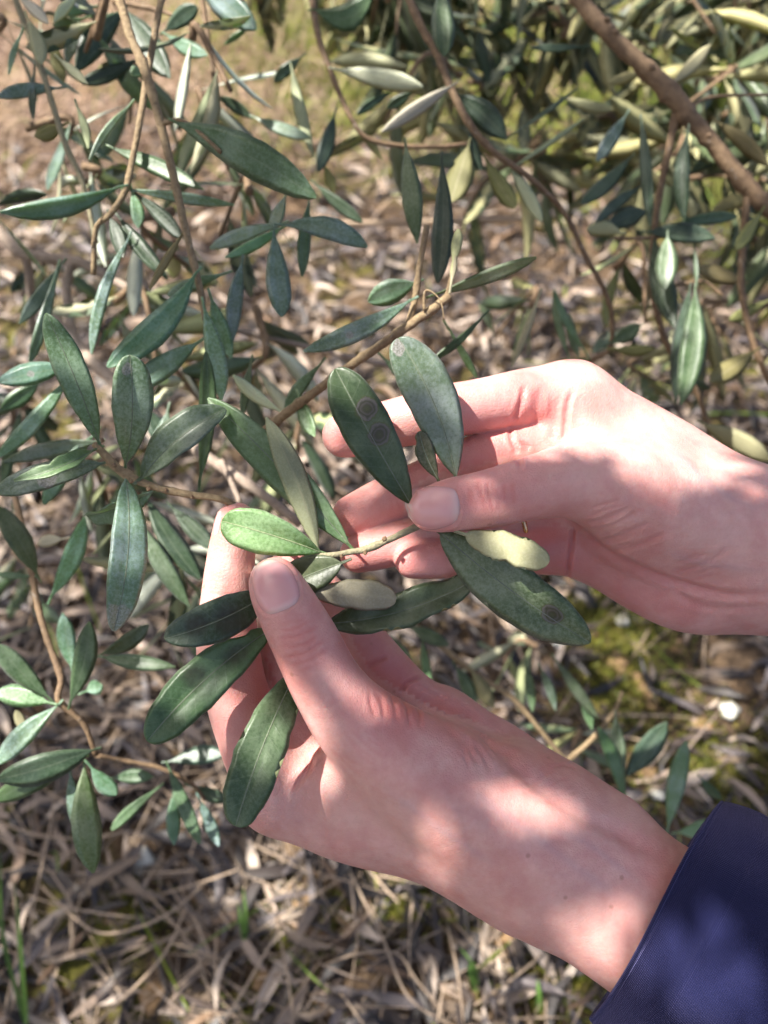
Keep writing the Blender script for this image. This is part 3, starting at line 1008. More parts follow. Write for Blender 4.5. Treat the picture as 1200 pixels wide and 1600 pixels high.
def along(px, py, z, d, steps):
    """photo-point rows for an axis that starts at a photo point and runs along direction d (camera axes, mm)"""
    p0 = P(px, py, z); d = np.array(d, float); d /= np.linalg.norm(d)
    rows = []
    for s, r in steps:
        q = p0 + d * s
        rows.append((600 + q[0] / q[2] * F, 800 + q[1] / q[2] * F, q[2], r * F / q[2]))
    return rows
sleeve('sleeve', along(1026, 1420, 282, (.76, .44, -.46), [(0, 44.5), (8, 47.5), (20, 50), (38, 54), (70, 59), (110, 64)]),
       'dark navy cloth sleeve with a plain hemmed cuff', 0.80, 3)
sleeve('sleeve', [(1480, 925, 308, 175), (1600, 960, 314, 200), (1850, 1060, 330, 235)], 'dark navy cloth sleeve', 0.8, 8)

# ------------------------------------------------------------------ olive leaves and branches
rnd = random.Random(11)
TINT = {'t': (2.1, 2.3, 2.7), 'g': (1.2, 1.36, 1.0), 'd': (0.75, 0.9, 0.75), 'l': (2.9, 3.1, 2.3), 'm': (1.95, 1.95, 1.85),  # t: grey-green leaf with a bluish sky sheen put into the colour
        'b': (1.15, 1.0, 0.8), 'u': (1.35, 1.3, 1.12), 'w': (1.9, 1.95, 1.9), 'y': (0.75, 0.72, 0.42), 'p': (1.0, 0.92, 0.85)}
UNDER = set('uwyp')

def leaf_geometry(L, W, rows=10, cols=4, sag=0.0, side=0.0, fold=0.12, twist=0.0, wave=0.0, a=0.8, b=0.62, nick=None, curl=0.0, thick=0.00035, rough=0.018, seed=0, petiole=0.004):
    """A closed, slightly folded blade in metres: x along, y across, z the upper side."""
    r = random.Random(seed)
    ph = r.uniform(0, 6.28)
    up = a / (a + b)
    norm = up ** a * (1 - up) ** b
    us = [(-petiole / L, 1), (-petiole * 0.5 / L, 1)] + [(0.5 - 0.5 * math.cos(math.pi * (0.04 + 0.96 * i / rows)), 0) for i in range(rows + 1)]
    V, UV = [], []
    per = cols + 1 + cols - 1
    for u, stem in us:
        uc = min(max(u, 0.0), 1.0)
        hw = 0.5 * W * (uc ** a * (1 - uc) ** b) / norm
        hw = max(hw, 0.00055)
        th = thick if not stem else 0.0006
        cz = sag * 4 * uc * (1 - uc) - curl * uc ** 3
        cy = side * 4 * uc * (1 - uc)
        tw = twist * uc
        for top in (1, 0):
            js = range(cols + 1) if top else range(1, cols)
            for j in js:
                v = -1 + 2 * j / cols
                h = hw
                if nick and not stem:
                    for nu, nw, nd, nsid in nick:
                        if v * nsid > 0.3:
                            h = hw * (1 - nd * math.exp(-((uc - nu) / nw) ** 2))
                h *= 1 + rough * (math.sin(uc * 23 + ph + 2 * (v > 0)) + 0.6 * math.sin(uc * 51 + 2.7 * ph + (v > 0)))
                y = v * h
                z = fold * abs(v) * h + wave * W * abs(v) ** 1.5 * math.sin(uc * 17 + ph + (1.3 if v > 0 else 0)) * 0.5
                z -= 0.10 * h * max(0, abs(v) - 0.6)          # rolled margins
                edge = 1 - abs(v) ** 4
                if abs(v) < 0.01 and top and not stem: z -= 0.00018    # groove of the midrib
                z += th * 0.5 * edge if top else -th * 0.5 * edge
                yy = y * math.cos(tw) - z * math.sin(tw)
                zz = y * math.sin(tw) + z * math.cos(tw)
                V.append((u * L, cy + yy, cz + zz))
                UV.append((u, (v + 1) / 2))
    Fc, mi = [], []
    n = len(us)
    for i in range(n - 1):
        o, p = i * per, (i + 1) * per
        for j in range(cols):
            Fc.append((o + j, p + j, p + j + 1, o + j + 1)[::-1]); mi.append(0)
        bot = lambda base, j: base + (0 if j == 0 else (cols if j == cols else cols + j))
        for j in range(cols):
            Fc.append((bot(o, j), bot(p, j), bot(p, j + 1), bot(o, j + 1))); mi.append(1)
    return V, UV, Fc, mi

def leaf_mesh(name, *args, **kw):
    V, UV, Fc, mi = leaf_geometry(*args, **kw)
    me = bpy.data.meshes.new(name)
    me.from_pydata(V, [], Fc)
    me.materials.append(M_LEAF); me.materials.append(M_UNDER)
    me.polygons.foreach_set('material_index', mi)
    me.polygons.foreach_set('use_smooth', [True] * len(me.polygons))
    ul = me.uv_layers.new(name='UVMap')
    vi = np.empty(len(me.loops), int); me.loops.foreach_get('vertex_index', vi)
    ul.data.foreach_set('uv', np.array(UV)[vi].ravel())
    me.update()
    return me

def leaf_frame(B, T, under, tilt):
    """B, T in camera mm. Returns world base, rotation, length in m."""
    b, t = to_world(B), to_world(T)
    x = t - b; L = np.linalg.norm(x); x /= L
    c = np.array((0, 0, CAM_H)) - (b + t) / 2
    z = c - x * (c @ x); z /= np.linalg.norm(z)
    if under: z = -z
    y = np.cross(z, x)
    m = Matrix(np.stack([x, y, z], 1).tolist()) @ Matrix.Rotation(math.radians(tilt), 3, 'X')
    return b, m, L

def add_leaf(parent, spec, hero=False, **kw):
    """spec: base px, base py, tip px, tip py, width px, depth base, depth tip, kind"""
    bx, by, tx, ty, w, zb, zt, kind = spec
    under = kind in UNDER
    tilt = kw.pop('tilt', None)
    spots = kw.pop('spots', None)
    if tilt is None: tilt = rnd.uniform(-22, 22)
    B, T = P(bx, by, zb), P(tx, ty, zt)
    b, m, L = leaf_frame(B, T, under, tilt)
    W = (0.93 if hero else 0.82) * w * 0.5 * (zb + zt) / F * 0.001 / max(0.6, math.cos(math.radians(tilt)))
    kw.setdefault('sag', rnd.uniform(-0.05, 0.07) * L)
    kw.setdefault('side', rnd.uniform(-0.05, 0.05) * L)
    kw.setdefault('fold', rnd.uniform(0.08, 0.3))
    kw.setdefault('wave', rnd.uniform(0.0, 0.04))
    kw.setdefault('twist', math.radians(rnd.uniform(-14, 14)))
    kw['a'] = kw.get('a', rnd.uniform(0.75, 0.95)) * (1.06 if hero else 1.2); kw['b'] = kw.get('b', rnd.uniform(0.6, 0.9)) 
    me = leaf_mesh('leaf', L, W, rows=22 if hero else 9, cols=8 if hero else 4, seed=rnd.randrange(9999), **kw)
    o = bpy.data.objects.new('leaf', me)
    COL.objects.link(o)
    place(o, b, parent)
    o.rotation_euler = m.to_euler()
    j = 1 + rnd.uniform(-0.22, 0.22)
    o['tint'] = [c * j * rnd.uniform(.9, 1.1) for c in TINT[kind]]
    o['aspect'] = W / L
    for k, sp in zip(('spot_a', 'spot_b', 'spot_c', 'blotch_a', 'blotch_b'), spots or ()):
        if sp: o[k] = list(sp)
    if hero and not under:
        # raised pale midrib
        V = leaf_geometry(L, W, rows=22, cols=8, seed=1, **kw)[0]
        per = 16
        line = [V[i * per + 4] for i in range(2, 24)]
        path = [(p[0], p[1], p[2] + 0.00008, 0.0002 * (1 - 0.6 * k / 21)) for k, p in enumerate(line)]
        tv, tf = tube(path, 5)
        mm = bpy.data.meshes.new('midrib')
        mm.from_pydata([tuple(q) for q in tv], [], tf); mm.materials.append(M_MIDRIB_LIGHT if kind == 'l' else M_MIDRIB)
        mm.polygons.foreach_set('use_smooth', [True] * len(mm.polygons))
        mo = bpy.data.objects.new('midrib', mm); COL.objects.link(mo); mo.parent = o
    return o

def add_stem(parent, ctrl, mat, name='stem', seg=8, n=6, nodes=True):
    q = np.array([np.append(P(a, b, z), r * z / F) for a, b, z, r in ctrl])
    q = catmull(q, n)
    q[:, 3] = np.maximum(q[:, 3] * 0.86, 0.22)
    if nodes:
        s = np.r_[0, np.cumsum(np.linalg.norm(np.diff(q[:, :3], axis=0), axis=1))]
        k = rnd.uniform(15, 22)
        q[:, 3] *= 1 + 0.22 * np.exp(-((np.mod(s + rnd.uniform(0, k), k) - k / 2) / 1.6) ** 2)
    V, Fc = tube(q, seg, 0.09, rnd)
    return mesh_obj(name, to_world(np.array(V)), Fc, mat, parent, origin=to_world(q[0, :3]))

def branch(label, stems, leaves, mat, group=None, name='olive_branch', hero=False):
    root = empty(name, to_world(P(*stems[0][0][:3])))
    tag(root, label, 'branch', group)
    for s in stems:
        add_stem(root, s, mat)
    for sp in leaves:
        kw = {}
        if len(sp) > 8: kw = dict(sp[8])
        add_leaf(root, sp[:8], hero, **kw)
    return root

# ---- the shoot held in both hands
held = empty('olive_branch', to_world(P(160, 705, 282)))
tag(held, 'olive shoot held in both hands, its leaves marked with grey ringed spots', 'branch')
held_stem = [(148, 694, 283, 6), (165, 712, 282, 7.5), (185, 733, 281, 8.5), (230, 757, 279, 7), (290, 772, 277, 6.5), (345, 780, 275, 6), (385, 800, 281, 5.5),
             (430, 845, 277, 5), (470, 862, 273, 5), (510, 868, 270, 5.5), (550, 862, 270, 5.5), (572, 858, 270, 6.5), (600, 847, 270, 6), (640, 828, 271, 6.5), (690, 805, 272, 6), (735, 790, 273, 5)]
add_stem(held, held_stem[:7], M_TWIG, seg=12)
add_stem(held, held_stem[6:], M_TWIG_GREEN, seg=12)
def buds(root, pts):
    for px, py, z, r in pts:
        bm = bmesh.new(); bmesh.ops.create_icosphere(bm, subdivisions=1, radius=r * z / F * 0.001)
        for vv in bm.verts: vv.co *= rnd.uniform(0.8, 1.25)
        me = bpy.data.meshes.new('bud'); bm.to_mesh(me); bm.free(); me.materials.append(M_BARK)
        o = bpy.data.objects.new('bud', me); COL.objects.link(o); place(o, to_world(P(px, py, z)), root)
buds(held, [(601, 842, 267, 4.5), (534, 869, 267, 3.5), (571, 864, 267, 4), (232, 764, 276, 4), (259, 765, 276, 3.5), (300, 777, 275, 3.5), (160, 688, 280, 4), (178, 727, 278, 4.5), (205, 752, 276, 4)])
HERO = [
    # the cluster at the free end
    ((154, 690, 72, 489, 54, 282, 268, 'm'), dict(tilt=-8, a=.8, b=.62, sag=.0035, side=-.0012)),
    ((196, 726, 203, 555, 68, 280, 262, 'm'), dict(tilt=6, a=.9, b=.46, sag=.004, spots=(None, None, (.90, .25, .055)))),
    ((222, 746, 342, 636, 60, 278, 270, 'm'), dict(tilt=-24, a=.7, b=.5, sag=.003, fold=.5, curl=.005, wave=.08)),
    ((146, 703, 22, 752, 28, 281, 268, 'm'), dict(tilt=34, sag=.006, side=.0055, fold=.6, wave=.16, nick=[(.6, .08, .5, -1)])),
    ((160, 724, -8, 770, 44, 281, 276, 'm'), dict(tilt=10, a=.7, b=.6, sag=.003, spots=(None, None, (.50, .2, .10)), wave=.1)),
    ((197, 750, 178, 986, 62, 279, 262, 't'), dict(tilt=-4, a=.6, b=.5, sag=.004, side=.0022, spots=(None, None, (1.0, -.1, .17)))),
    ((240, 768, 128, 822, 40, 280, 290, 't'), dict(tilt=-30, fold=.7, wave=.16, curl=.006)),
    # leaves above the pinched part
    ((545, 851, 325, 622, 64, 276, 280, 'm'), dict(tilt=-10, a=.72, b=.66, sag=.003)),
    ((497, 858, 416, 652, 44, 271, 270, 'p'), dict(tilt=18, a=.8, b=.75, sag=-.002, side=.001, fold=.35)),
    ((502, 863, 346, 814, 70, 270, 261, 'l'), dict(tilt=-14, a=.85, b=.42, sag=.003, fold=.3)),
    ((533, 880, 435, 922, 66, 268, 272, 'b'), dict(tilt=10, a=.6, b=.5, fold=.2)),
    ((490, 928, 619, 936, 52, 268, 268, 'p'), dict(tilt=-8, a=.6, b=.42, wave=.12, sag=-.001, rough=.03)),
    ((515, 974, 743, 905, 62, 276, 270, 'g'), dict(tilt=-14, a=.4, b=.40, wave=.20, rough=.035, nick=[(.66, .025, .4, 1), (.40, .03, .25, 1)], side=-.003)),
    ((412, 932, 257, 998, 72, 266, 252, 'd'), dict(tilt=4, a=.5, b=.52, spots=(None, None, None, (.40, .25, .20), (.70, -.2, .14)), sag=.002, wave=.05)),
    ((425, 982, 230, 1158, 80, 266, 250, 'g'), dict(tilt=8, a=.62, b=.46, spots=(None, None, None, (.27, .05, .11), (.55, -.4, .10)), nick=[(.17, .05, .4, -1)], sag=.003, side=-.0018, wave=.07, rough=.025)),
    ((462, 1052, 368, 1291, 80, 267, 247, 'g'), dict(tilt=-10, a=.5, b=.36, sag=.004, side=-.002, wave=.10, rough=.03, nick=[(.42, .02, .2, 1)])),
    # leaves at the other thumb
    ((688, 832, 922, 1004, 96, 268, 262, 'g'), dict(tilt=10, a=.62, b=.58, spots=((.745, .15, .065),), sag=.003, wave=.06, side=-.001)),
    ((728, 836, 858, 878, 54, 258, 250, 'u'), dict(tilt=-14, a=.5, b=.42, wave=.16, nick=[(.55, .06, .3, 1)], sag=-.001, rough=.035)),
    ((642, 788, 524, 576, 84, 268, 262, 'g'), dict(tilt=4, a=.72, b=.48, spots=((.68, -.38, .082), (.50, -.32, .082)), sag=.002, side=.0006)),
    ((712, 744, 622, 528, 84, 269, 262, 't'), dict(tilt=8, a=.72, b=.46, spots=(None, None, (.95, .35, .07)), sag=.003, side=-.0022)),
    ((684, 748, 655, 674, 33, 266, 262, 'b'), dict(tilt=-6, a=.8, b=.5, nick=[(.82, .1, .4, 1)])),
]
for sp, kw in HERO:
    add_leaf(held, sp, True, **kw)

# ---- branches behind, nearer ones copied leaf by leaf from the photograph
Z = 320
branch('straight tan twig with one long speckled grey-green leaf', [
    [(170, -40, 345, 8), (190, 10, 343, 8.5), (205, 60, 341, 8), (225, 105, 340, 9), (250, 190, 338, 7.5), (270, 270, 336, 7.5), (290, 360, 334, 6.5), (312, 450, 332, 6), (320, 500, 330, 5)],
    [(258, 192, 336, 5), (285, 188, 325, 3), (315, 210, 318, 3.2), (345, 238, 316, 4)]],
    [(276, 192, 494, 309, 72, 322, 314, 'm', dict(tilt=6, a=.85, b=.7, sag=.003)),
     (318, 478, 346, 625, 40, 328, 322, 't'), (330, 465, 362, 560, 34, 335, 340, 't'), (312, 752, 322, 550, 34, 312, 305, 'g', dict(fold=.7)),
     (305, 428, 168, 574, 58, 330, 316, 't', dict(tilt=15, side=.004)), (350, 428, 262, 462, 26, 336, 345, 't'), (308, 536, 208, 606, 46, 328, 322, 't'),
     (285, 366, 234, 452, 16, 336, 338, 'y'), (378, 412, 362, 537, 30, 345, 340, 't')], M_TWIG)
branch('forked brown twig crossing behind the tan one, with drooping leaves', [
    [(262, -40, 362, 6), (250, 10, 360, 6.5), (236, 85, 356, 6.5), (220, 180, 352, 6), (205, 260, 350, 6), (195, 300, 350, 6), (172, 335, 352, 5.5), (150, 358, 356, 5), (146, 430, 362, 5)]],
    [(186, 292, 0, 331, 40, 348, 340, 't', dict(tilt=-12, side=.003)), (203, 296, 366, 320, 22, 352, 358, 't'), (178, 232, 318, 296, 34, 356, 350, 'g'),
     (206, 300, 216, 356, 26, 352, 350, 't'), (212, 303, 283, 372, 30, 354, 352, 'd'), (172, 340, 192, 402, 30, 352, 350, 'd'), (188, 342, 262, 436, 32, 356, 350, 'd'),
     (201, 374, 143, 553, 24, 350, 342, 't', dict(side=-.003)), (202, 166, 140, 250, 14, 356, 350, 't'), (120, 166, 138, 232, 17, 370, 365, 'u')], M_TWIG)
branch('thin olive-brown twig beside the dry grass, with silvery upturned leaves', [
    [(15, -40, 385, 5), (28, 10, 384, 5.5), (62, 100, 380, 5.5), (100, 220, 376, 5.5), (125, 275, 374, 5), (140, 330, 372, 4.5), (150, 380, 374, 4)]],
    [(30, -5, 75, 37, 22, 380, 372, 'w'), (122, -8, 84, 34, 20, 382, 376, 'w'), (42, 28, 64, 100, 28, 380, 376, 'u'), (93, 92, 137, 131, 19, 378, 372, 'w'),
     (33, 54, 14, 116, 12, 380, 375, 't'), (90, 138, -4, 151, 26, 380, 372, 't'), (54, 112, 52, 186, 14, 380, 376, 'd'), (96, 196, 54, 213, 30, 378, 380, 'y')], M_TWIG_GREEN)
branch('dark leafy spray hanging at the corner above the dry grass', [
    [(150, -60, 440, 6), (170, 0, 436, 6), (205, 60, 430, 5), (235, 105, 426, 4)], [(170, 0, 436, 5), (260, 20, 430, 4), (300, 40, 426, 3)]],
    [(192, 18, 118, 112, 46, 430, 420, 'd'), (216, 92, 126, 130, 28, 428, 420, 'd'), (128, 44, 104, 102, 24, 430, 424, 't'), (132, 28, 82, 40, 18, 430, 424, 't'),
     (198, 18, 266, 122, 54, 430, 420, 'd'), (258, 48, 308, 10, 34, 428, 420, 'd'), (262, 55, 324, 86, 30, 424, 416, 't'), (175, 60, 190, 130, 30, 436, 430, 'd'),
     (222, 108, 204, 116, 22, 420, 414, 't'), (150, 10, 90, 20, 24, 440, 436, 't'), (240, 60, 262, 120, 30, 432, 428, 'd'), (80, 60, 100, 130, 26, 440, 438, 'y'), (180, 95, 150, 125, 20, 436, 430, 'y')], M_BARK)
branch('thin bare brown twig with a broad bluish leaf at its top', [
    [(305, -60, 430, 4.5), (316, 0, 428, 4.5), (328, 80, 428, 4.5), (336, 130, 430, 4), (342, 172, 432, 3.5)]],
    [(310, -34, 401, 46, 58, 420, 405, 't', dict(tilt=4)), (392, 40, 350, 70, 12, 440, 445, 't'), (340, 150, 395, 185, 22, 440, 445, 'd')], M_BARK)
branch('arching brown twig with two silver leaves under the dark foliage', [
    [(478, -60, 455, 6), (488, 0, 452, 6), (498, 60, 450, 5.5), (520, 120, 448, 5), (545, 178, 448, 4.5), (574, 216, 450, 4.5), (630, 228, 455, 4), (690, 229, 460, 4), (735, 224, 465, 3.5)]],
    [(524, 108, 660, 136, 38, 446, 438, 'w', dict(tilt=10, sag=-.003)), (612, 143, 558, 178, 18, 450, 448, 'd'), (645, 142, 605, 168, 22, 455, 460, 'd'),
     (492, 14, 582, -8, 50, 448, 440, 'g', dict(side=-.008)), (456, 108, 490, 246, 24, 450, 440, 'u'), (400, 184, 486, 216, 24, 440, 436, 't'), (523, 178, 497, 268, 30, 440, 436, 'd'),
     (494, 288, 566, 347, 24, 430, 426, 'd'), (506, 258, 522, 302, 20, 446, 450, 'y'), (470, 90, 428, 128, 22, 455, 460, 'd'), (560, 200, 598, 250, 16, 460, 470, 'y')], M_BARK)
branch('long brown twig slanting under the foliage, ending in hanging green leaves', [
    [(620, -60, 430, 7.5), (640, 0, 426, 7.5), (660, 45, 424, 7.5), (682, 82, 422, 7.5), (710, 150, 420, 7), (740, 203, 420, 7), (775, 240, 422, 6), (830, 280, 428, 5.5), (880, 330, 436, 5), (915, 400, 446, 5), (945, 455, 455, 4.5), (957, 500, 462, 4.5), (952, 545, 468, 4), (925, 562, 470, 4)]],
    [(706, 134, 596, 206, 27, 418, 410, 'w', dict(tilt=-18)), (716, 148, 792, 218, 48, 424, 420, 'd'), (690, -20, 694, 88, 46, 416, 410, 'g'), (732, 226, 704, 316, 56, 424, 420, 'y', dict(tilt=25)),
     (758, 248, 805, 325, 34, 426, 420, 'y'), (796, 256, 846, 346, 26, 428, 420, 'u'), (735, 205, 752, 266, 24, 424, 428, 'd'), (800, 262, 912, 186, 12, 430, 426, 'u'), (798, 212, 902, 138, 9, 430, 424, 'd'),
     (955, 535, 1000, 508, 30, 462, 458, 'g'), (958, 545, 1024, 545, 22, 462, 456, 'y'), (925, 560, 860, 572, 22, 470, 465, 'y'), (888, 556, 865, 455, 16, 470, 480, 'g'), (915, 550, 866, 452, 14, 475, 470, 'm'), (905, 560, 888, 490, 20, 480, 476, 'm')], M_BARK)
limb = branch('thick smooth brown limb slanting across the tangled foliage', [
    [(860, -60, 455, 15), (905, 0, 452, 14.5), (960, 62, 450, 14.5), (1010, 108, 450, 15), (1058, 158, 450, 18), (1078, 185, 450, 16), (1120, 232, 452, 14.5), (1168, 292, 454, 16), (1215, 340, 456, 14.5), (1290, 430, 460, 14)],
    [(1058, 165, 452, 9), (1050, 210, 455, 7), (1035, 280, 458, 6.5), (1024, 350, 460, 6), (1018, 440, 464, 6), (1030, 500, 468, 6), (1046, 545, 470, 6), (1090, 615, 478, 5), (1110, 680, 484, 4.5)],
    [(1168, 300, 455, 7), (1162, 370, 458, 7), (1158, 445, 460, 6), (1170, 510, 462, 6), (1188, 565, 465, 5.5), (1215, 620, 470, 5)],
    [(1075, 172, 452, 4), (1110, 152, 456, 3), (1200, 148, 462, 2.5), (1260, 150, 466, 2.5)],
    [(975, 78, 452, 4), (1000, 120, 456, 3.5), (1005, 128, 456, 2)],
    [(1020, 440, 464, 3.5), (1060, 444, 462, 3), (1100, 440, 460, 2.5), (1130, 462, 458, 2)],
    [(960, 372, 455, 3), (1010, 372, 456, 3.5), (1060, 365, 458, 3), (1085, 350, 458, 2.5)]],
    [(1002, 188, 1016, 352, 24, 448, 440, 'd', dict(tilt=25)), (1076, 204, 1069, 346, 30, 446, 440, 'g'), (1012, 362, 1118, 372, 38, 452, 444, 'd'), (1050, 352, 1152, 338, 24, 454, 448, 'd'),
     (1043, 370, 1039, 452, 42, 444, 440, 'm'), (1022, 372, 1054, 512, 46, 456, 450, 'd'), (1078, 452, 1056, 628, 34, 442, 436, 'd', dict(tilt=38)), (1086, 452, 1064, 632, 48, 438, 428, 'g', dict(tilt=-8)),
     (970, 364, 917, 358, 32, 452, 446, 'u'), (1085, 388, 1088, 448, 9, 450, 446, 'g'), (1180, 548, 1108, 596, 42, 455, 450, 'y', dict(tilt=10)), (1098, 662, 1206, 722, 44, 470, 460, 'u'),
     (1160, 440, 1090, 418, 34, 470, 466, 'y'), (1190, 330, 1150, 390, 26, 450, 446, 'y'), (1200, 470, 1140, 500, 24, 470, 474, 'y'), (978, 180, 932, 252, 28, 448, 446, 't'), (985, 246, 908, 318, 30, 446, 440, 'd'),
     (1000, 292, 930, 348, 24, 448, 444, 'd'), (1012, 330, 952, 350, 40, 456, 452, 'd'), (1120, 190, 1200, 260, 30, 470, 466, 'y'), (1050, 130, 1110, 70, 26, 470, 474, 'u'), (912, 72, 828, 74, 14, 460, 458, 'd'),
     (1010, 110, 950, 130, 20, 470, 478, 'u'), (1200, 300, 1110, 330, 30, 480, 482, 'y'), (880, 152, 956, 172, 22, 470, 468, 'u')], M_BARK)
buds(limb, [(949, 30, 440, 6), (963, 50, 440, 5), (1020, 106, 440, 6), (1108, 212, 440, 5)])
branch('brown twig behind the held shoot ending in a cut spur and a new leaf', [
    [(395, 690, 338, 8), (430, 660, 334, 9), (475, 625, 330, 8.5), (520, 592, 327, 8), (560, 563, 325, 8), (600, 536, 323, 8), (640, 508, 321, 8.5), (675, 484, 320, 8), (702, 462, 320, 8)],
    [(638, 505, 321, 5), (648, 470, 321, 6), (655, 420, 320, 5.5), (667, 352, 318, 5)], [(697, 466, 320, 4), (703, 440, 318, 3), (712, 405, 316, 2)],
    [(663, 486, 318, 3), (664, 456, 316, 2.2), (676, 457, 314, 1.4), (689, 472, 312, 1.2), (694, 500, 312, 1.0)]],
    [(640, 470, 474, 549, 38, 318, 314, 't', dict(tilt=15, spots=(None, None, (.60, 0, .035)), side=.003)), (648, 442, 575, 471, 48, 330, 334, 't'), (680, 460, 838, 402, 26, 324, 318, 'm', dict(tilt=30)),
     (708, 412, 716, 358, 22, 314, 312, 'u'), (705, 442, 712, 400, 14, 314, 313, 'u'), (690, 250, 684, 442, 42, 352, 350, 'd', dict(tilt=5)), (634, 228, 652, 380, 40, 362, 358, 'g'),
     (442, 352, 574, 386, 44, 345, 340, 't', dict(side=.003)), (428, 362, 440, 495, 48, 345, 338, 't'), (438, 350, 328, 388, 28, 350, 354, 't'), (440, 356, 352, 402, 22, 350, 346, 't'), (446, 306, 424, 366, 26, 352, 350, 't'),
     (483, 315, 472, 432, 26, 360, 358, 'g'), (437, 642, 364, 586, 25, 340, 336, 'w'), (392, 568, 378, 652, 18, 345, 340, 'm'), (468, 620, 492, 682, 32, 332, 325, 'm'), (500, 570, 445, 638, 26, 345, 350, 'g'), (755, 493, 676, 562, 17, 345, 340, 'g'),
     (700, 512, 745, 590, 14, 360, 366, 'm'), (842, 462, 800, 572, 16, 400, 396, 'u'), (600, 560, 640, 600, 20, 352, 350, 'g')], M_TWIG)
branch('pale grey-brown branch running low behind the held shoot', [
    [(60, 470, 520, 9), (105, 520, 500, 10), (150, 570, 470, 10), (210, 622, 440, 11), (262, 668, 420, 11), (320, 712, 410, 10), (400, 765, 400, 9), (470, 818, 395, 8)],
    [(-20, 345, 520, 11), (30, 392, 516, 11), (70, 402, 514, 10), (130, 412, 512, 10), (200, 450, 505, 7), (300, 500, 495, 7)], [(112, 412, 512, 9), (104, 450, 512, 9), (112, 510, 505, 8), (130, 560, 490, 7)],
    [(40, 395, 516, 9), (48, 450, 530, 8), (50, 520, 560, 8)], [(345, 720, 405, 6), (360, 750, 400, 5), (375, 785, 398, 5)], [(300, 500, 495, 6), (450, 535, 500, 5), (610, 572, 505, 5)]],
    [(96, 414, 30, 506, 28, 380, 376, 't'), (90, 418, 46, 568, 22, 376, 370, 't'), (104, 573, -6, 597, 44, 340, 336, 't', dict(spots=(None, None, (.5, 0, .05)))), (108, 588, -6, 716, 32, 345, 338, 't'),
     (150, 690, 4, 722, 32, 350, 346, 't'), (148, 678, 68, 788, 34, 352, 346, 't'), (230, 780, 312, 905, 46, 380, 372, 'd'), (218, 815, 296, 948, 38, 372, 366, 'g'), (268, 792, 335, 860, 36, 385, 380, 'd'),
     (232, 640, 262, 700, 40, 400, 396, 'd'), (262, 640, 240, 720, 36, 395, 390, 't'), (190, 500, 215, 560, 18, 420, 416, 'm'), (60, 600, 0, 640, 34, 400, 398, 'g')], M_GREYBARK)
branch('upright twig with a pinwheel of broad green leaves above the litter', [
    [(20, 760, 380, 6), (45, 870, 368, 6), (60, 950, 362, 6), (78, 1010, 358, 6), (95, 1060, 355, 6), (92, 1095, 352, 6), (130, 1130, 356, 5), (150, 1180, 360, 5)]],
    [(78, 1092, -6, 1006, 42, 350, 344, 'g'), (76, 1098, -8, 1082, 44, 350, 352, 'm'), (110, 1096, 140, 972, 44, 350, 342, 'g'), (112, 1044, 98, 958, 34, 360, 364, 't'), (158, 1022, 232, 976, 32, 372, 370, 'g'), (160, 1026, 274, 1042, 30, 366, 360, 'g'),
     (88, 1104, -6, 1196, 42, 350, 344, 't'), (144, 1172, -6, 1218, 60, 352, 344, 'd'), (125, 1186, -8, 1250, 44, 356, 352, 'g'), (132, 1198, 146, 1364, 56, 352, 344, 'm'), (142, 1198, 182, 1242, 34, 350, 352, 't'), (110, 1208, 128, 1304, 28, 356, 350, 't'),
     (58, 898, -6, 788, 44, 362, 356, 'g'), (80, 932, 132, 808, 38, 362, 356, 't'), (98, 842, 58, 850, 24, 370, 372, 'w'), (46, 900, -6, 896, 15, 364, 360, 'm'), (135, 1080, 160, 1070, 32, 380, 384, 't'), (40, 1150, 25, 1110, 20, 370, 372, 'u')], M_BARK)
branch('low drooping sprig with small narrow leaves over the pale straw', [
    [(150, 1180, 400, 4), (200, 1190, 410, 4), (250, 1200, 415, 4), (300, 1225, 420, 3.5), (320, 1250, 420, 3)]],
    [(246, 1232, 174, 1297, 22, 405, 400, 'g'), (178, 1216, 240, 1214, 28, 410, 408, 'g'), (271, 1240, 272, 1320, 28, 410, 404, 't'), (264, 1200, 313, 1318, 28, 412, 404, 'g'), (312, 1250, 342, 1322, 24, 412, 406, 't'),
     (264, 1190, 352, 1178, 36, 420, 418, 'd'), (300, 1228, 360, 1250, 26, 425, 424, 'd')], M_BARK)
branch('thin twig rising from the litter between the two wrists', [
    [(560, 930, 480, 4), (640, 972, 478, 5), (690, 1010, 476, 5), (745, 1055, 475, 5), (800, 1090, 476, 5), (850, 1148, 480, 4.5), (885, 1190, 486, 5)], [(885, 1190, 486, 5), (925, 1155, 490, 5), (960, 1112, 500, 4), (972, 1080, 505, 3)]],
    [(640, 978, 702, 1008, 28, 470, 466, 'g'), (590, 985, 642, 1042, 30, 472, 468, 'g'), (712, 1042, 740, 1095, 26, 472, 470, 'g'), (738, 1050, 772, 1106, 30, 472, 468, 'y'), (822, 1040, 832, 1112, 20, 476, 470, 'g'), (868, 1030, 934, 1122, 22, 478, 474, 'g'),
     (845, 1045, 868, 1110, 18, 480, 476, 'm'), (660, 1000, 672, 1070, 18, 476, 472, 'g'), (975, 1256, 935, 1136, 26, 480, 474, 'g'), (962, 1120, 972, 1215, 30, 485, 476, 'm'), (978, 1212, 1042, 1128, 44, 478, 470, 'd'), (1044, 1292, 1072, 1158, 36, 470, 466, 't'),
     (1096, 1216, 1128, 1250, 20, 500, 500, 'd'), (1060, 1300, 1130, 1285, 34, 480, 478, 't'), (905, 1080, 925, 1140, 20, 486, 480, 'g')], M_TWIG)

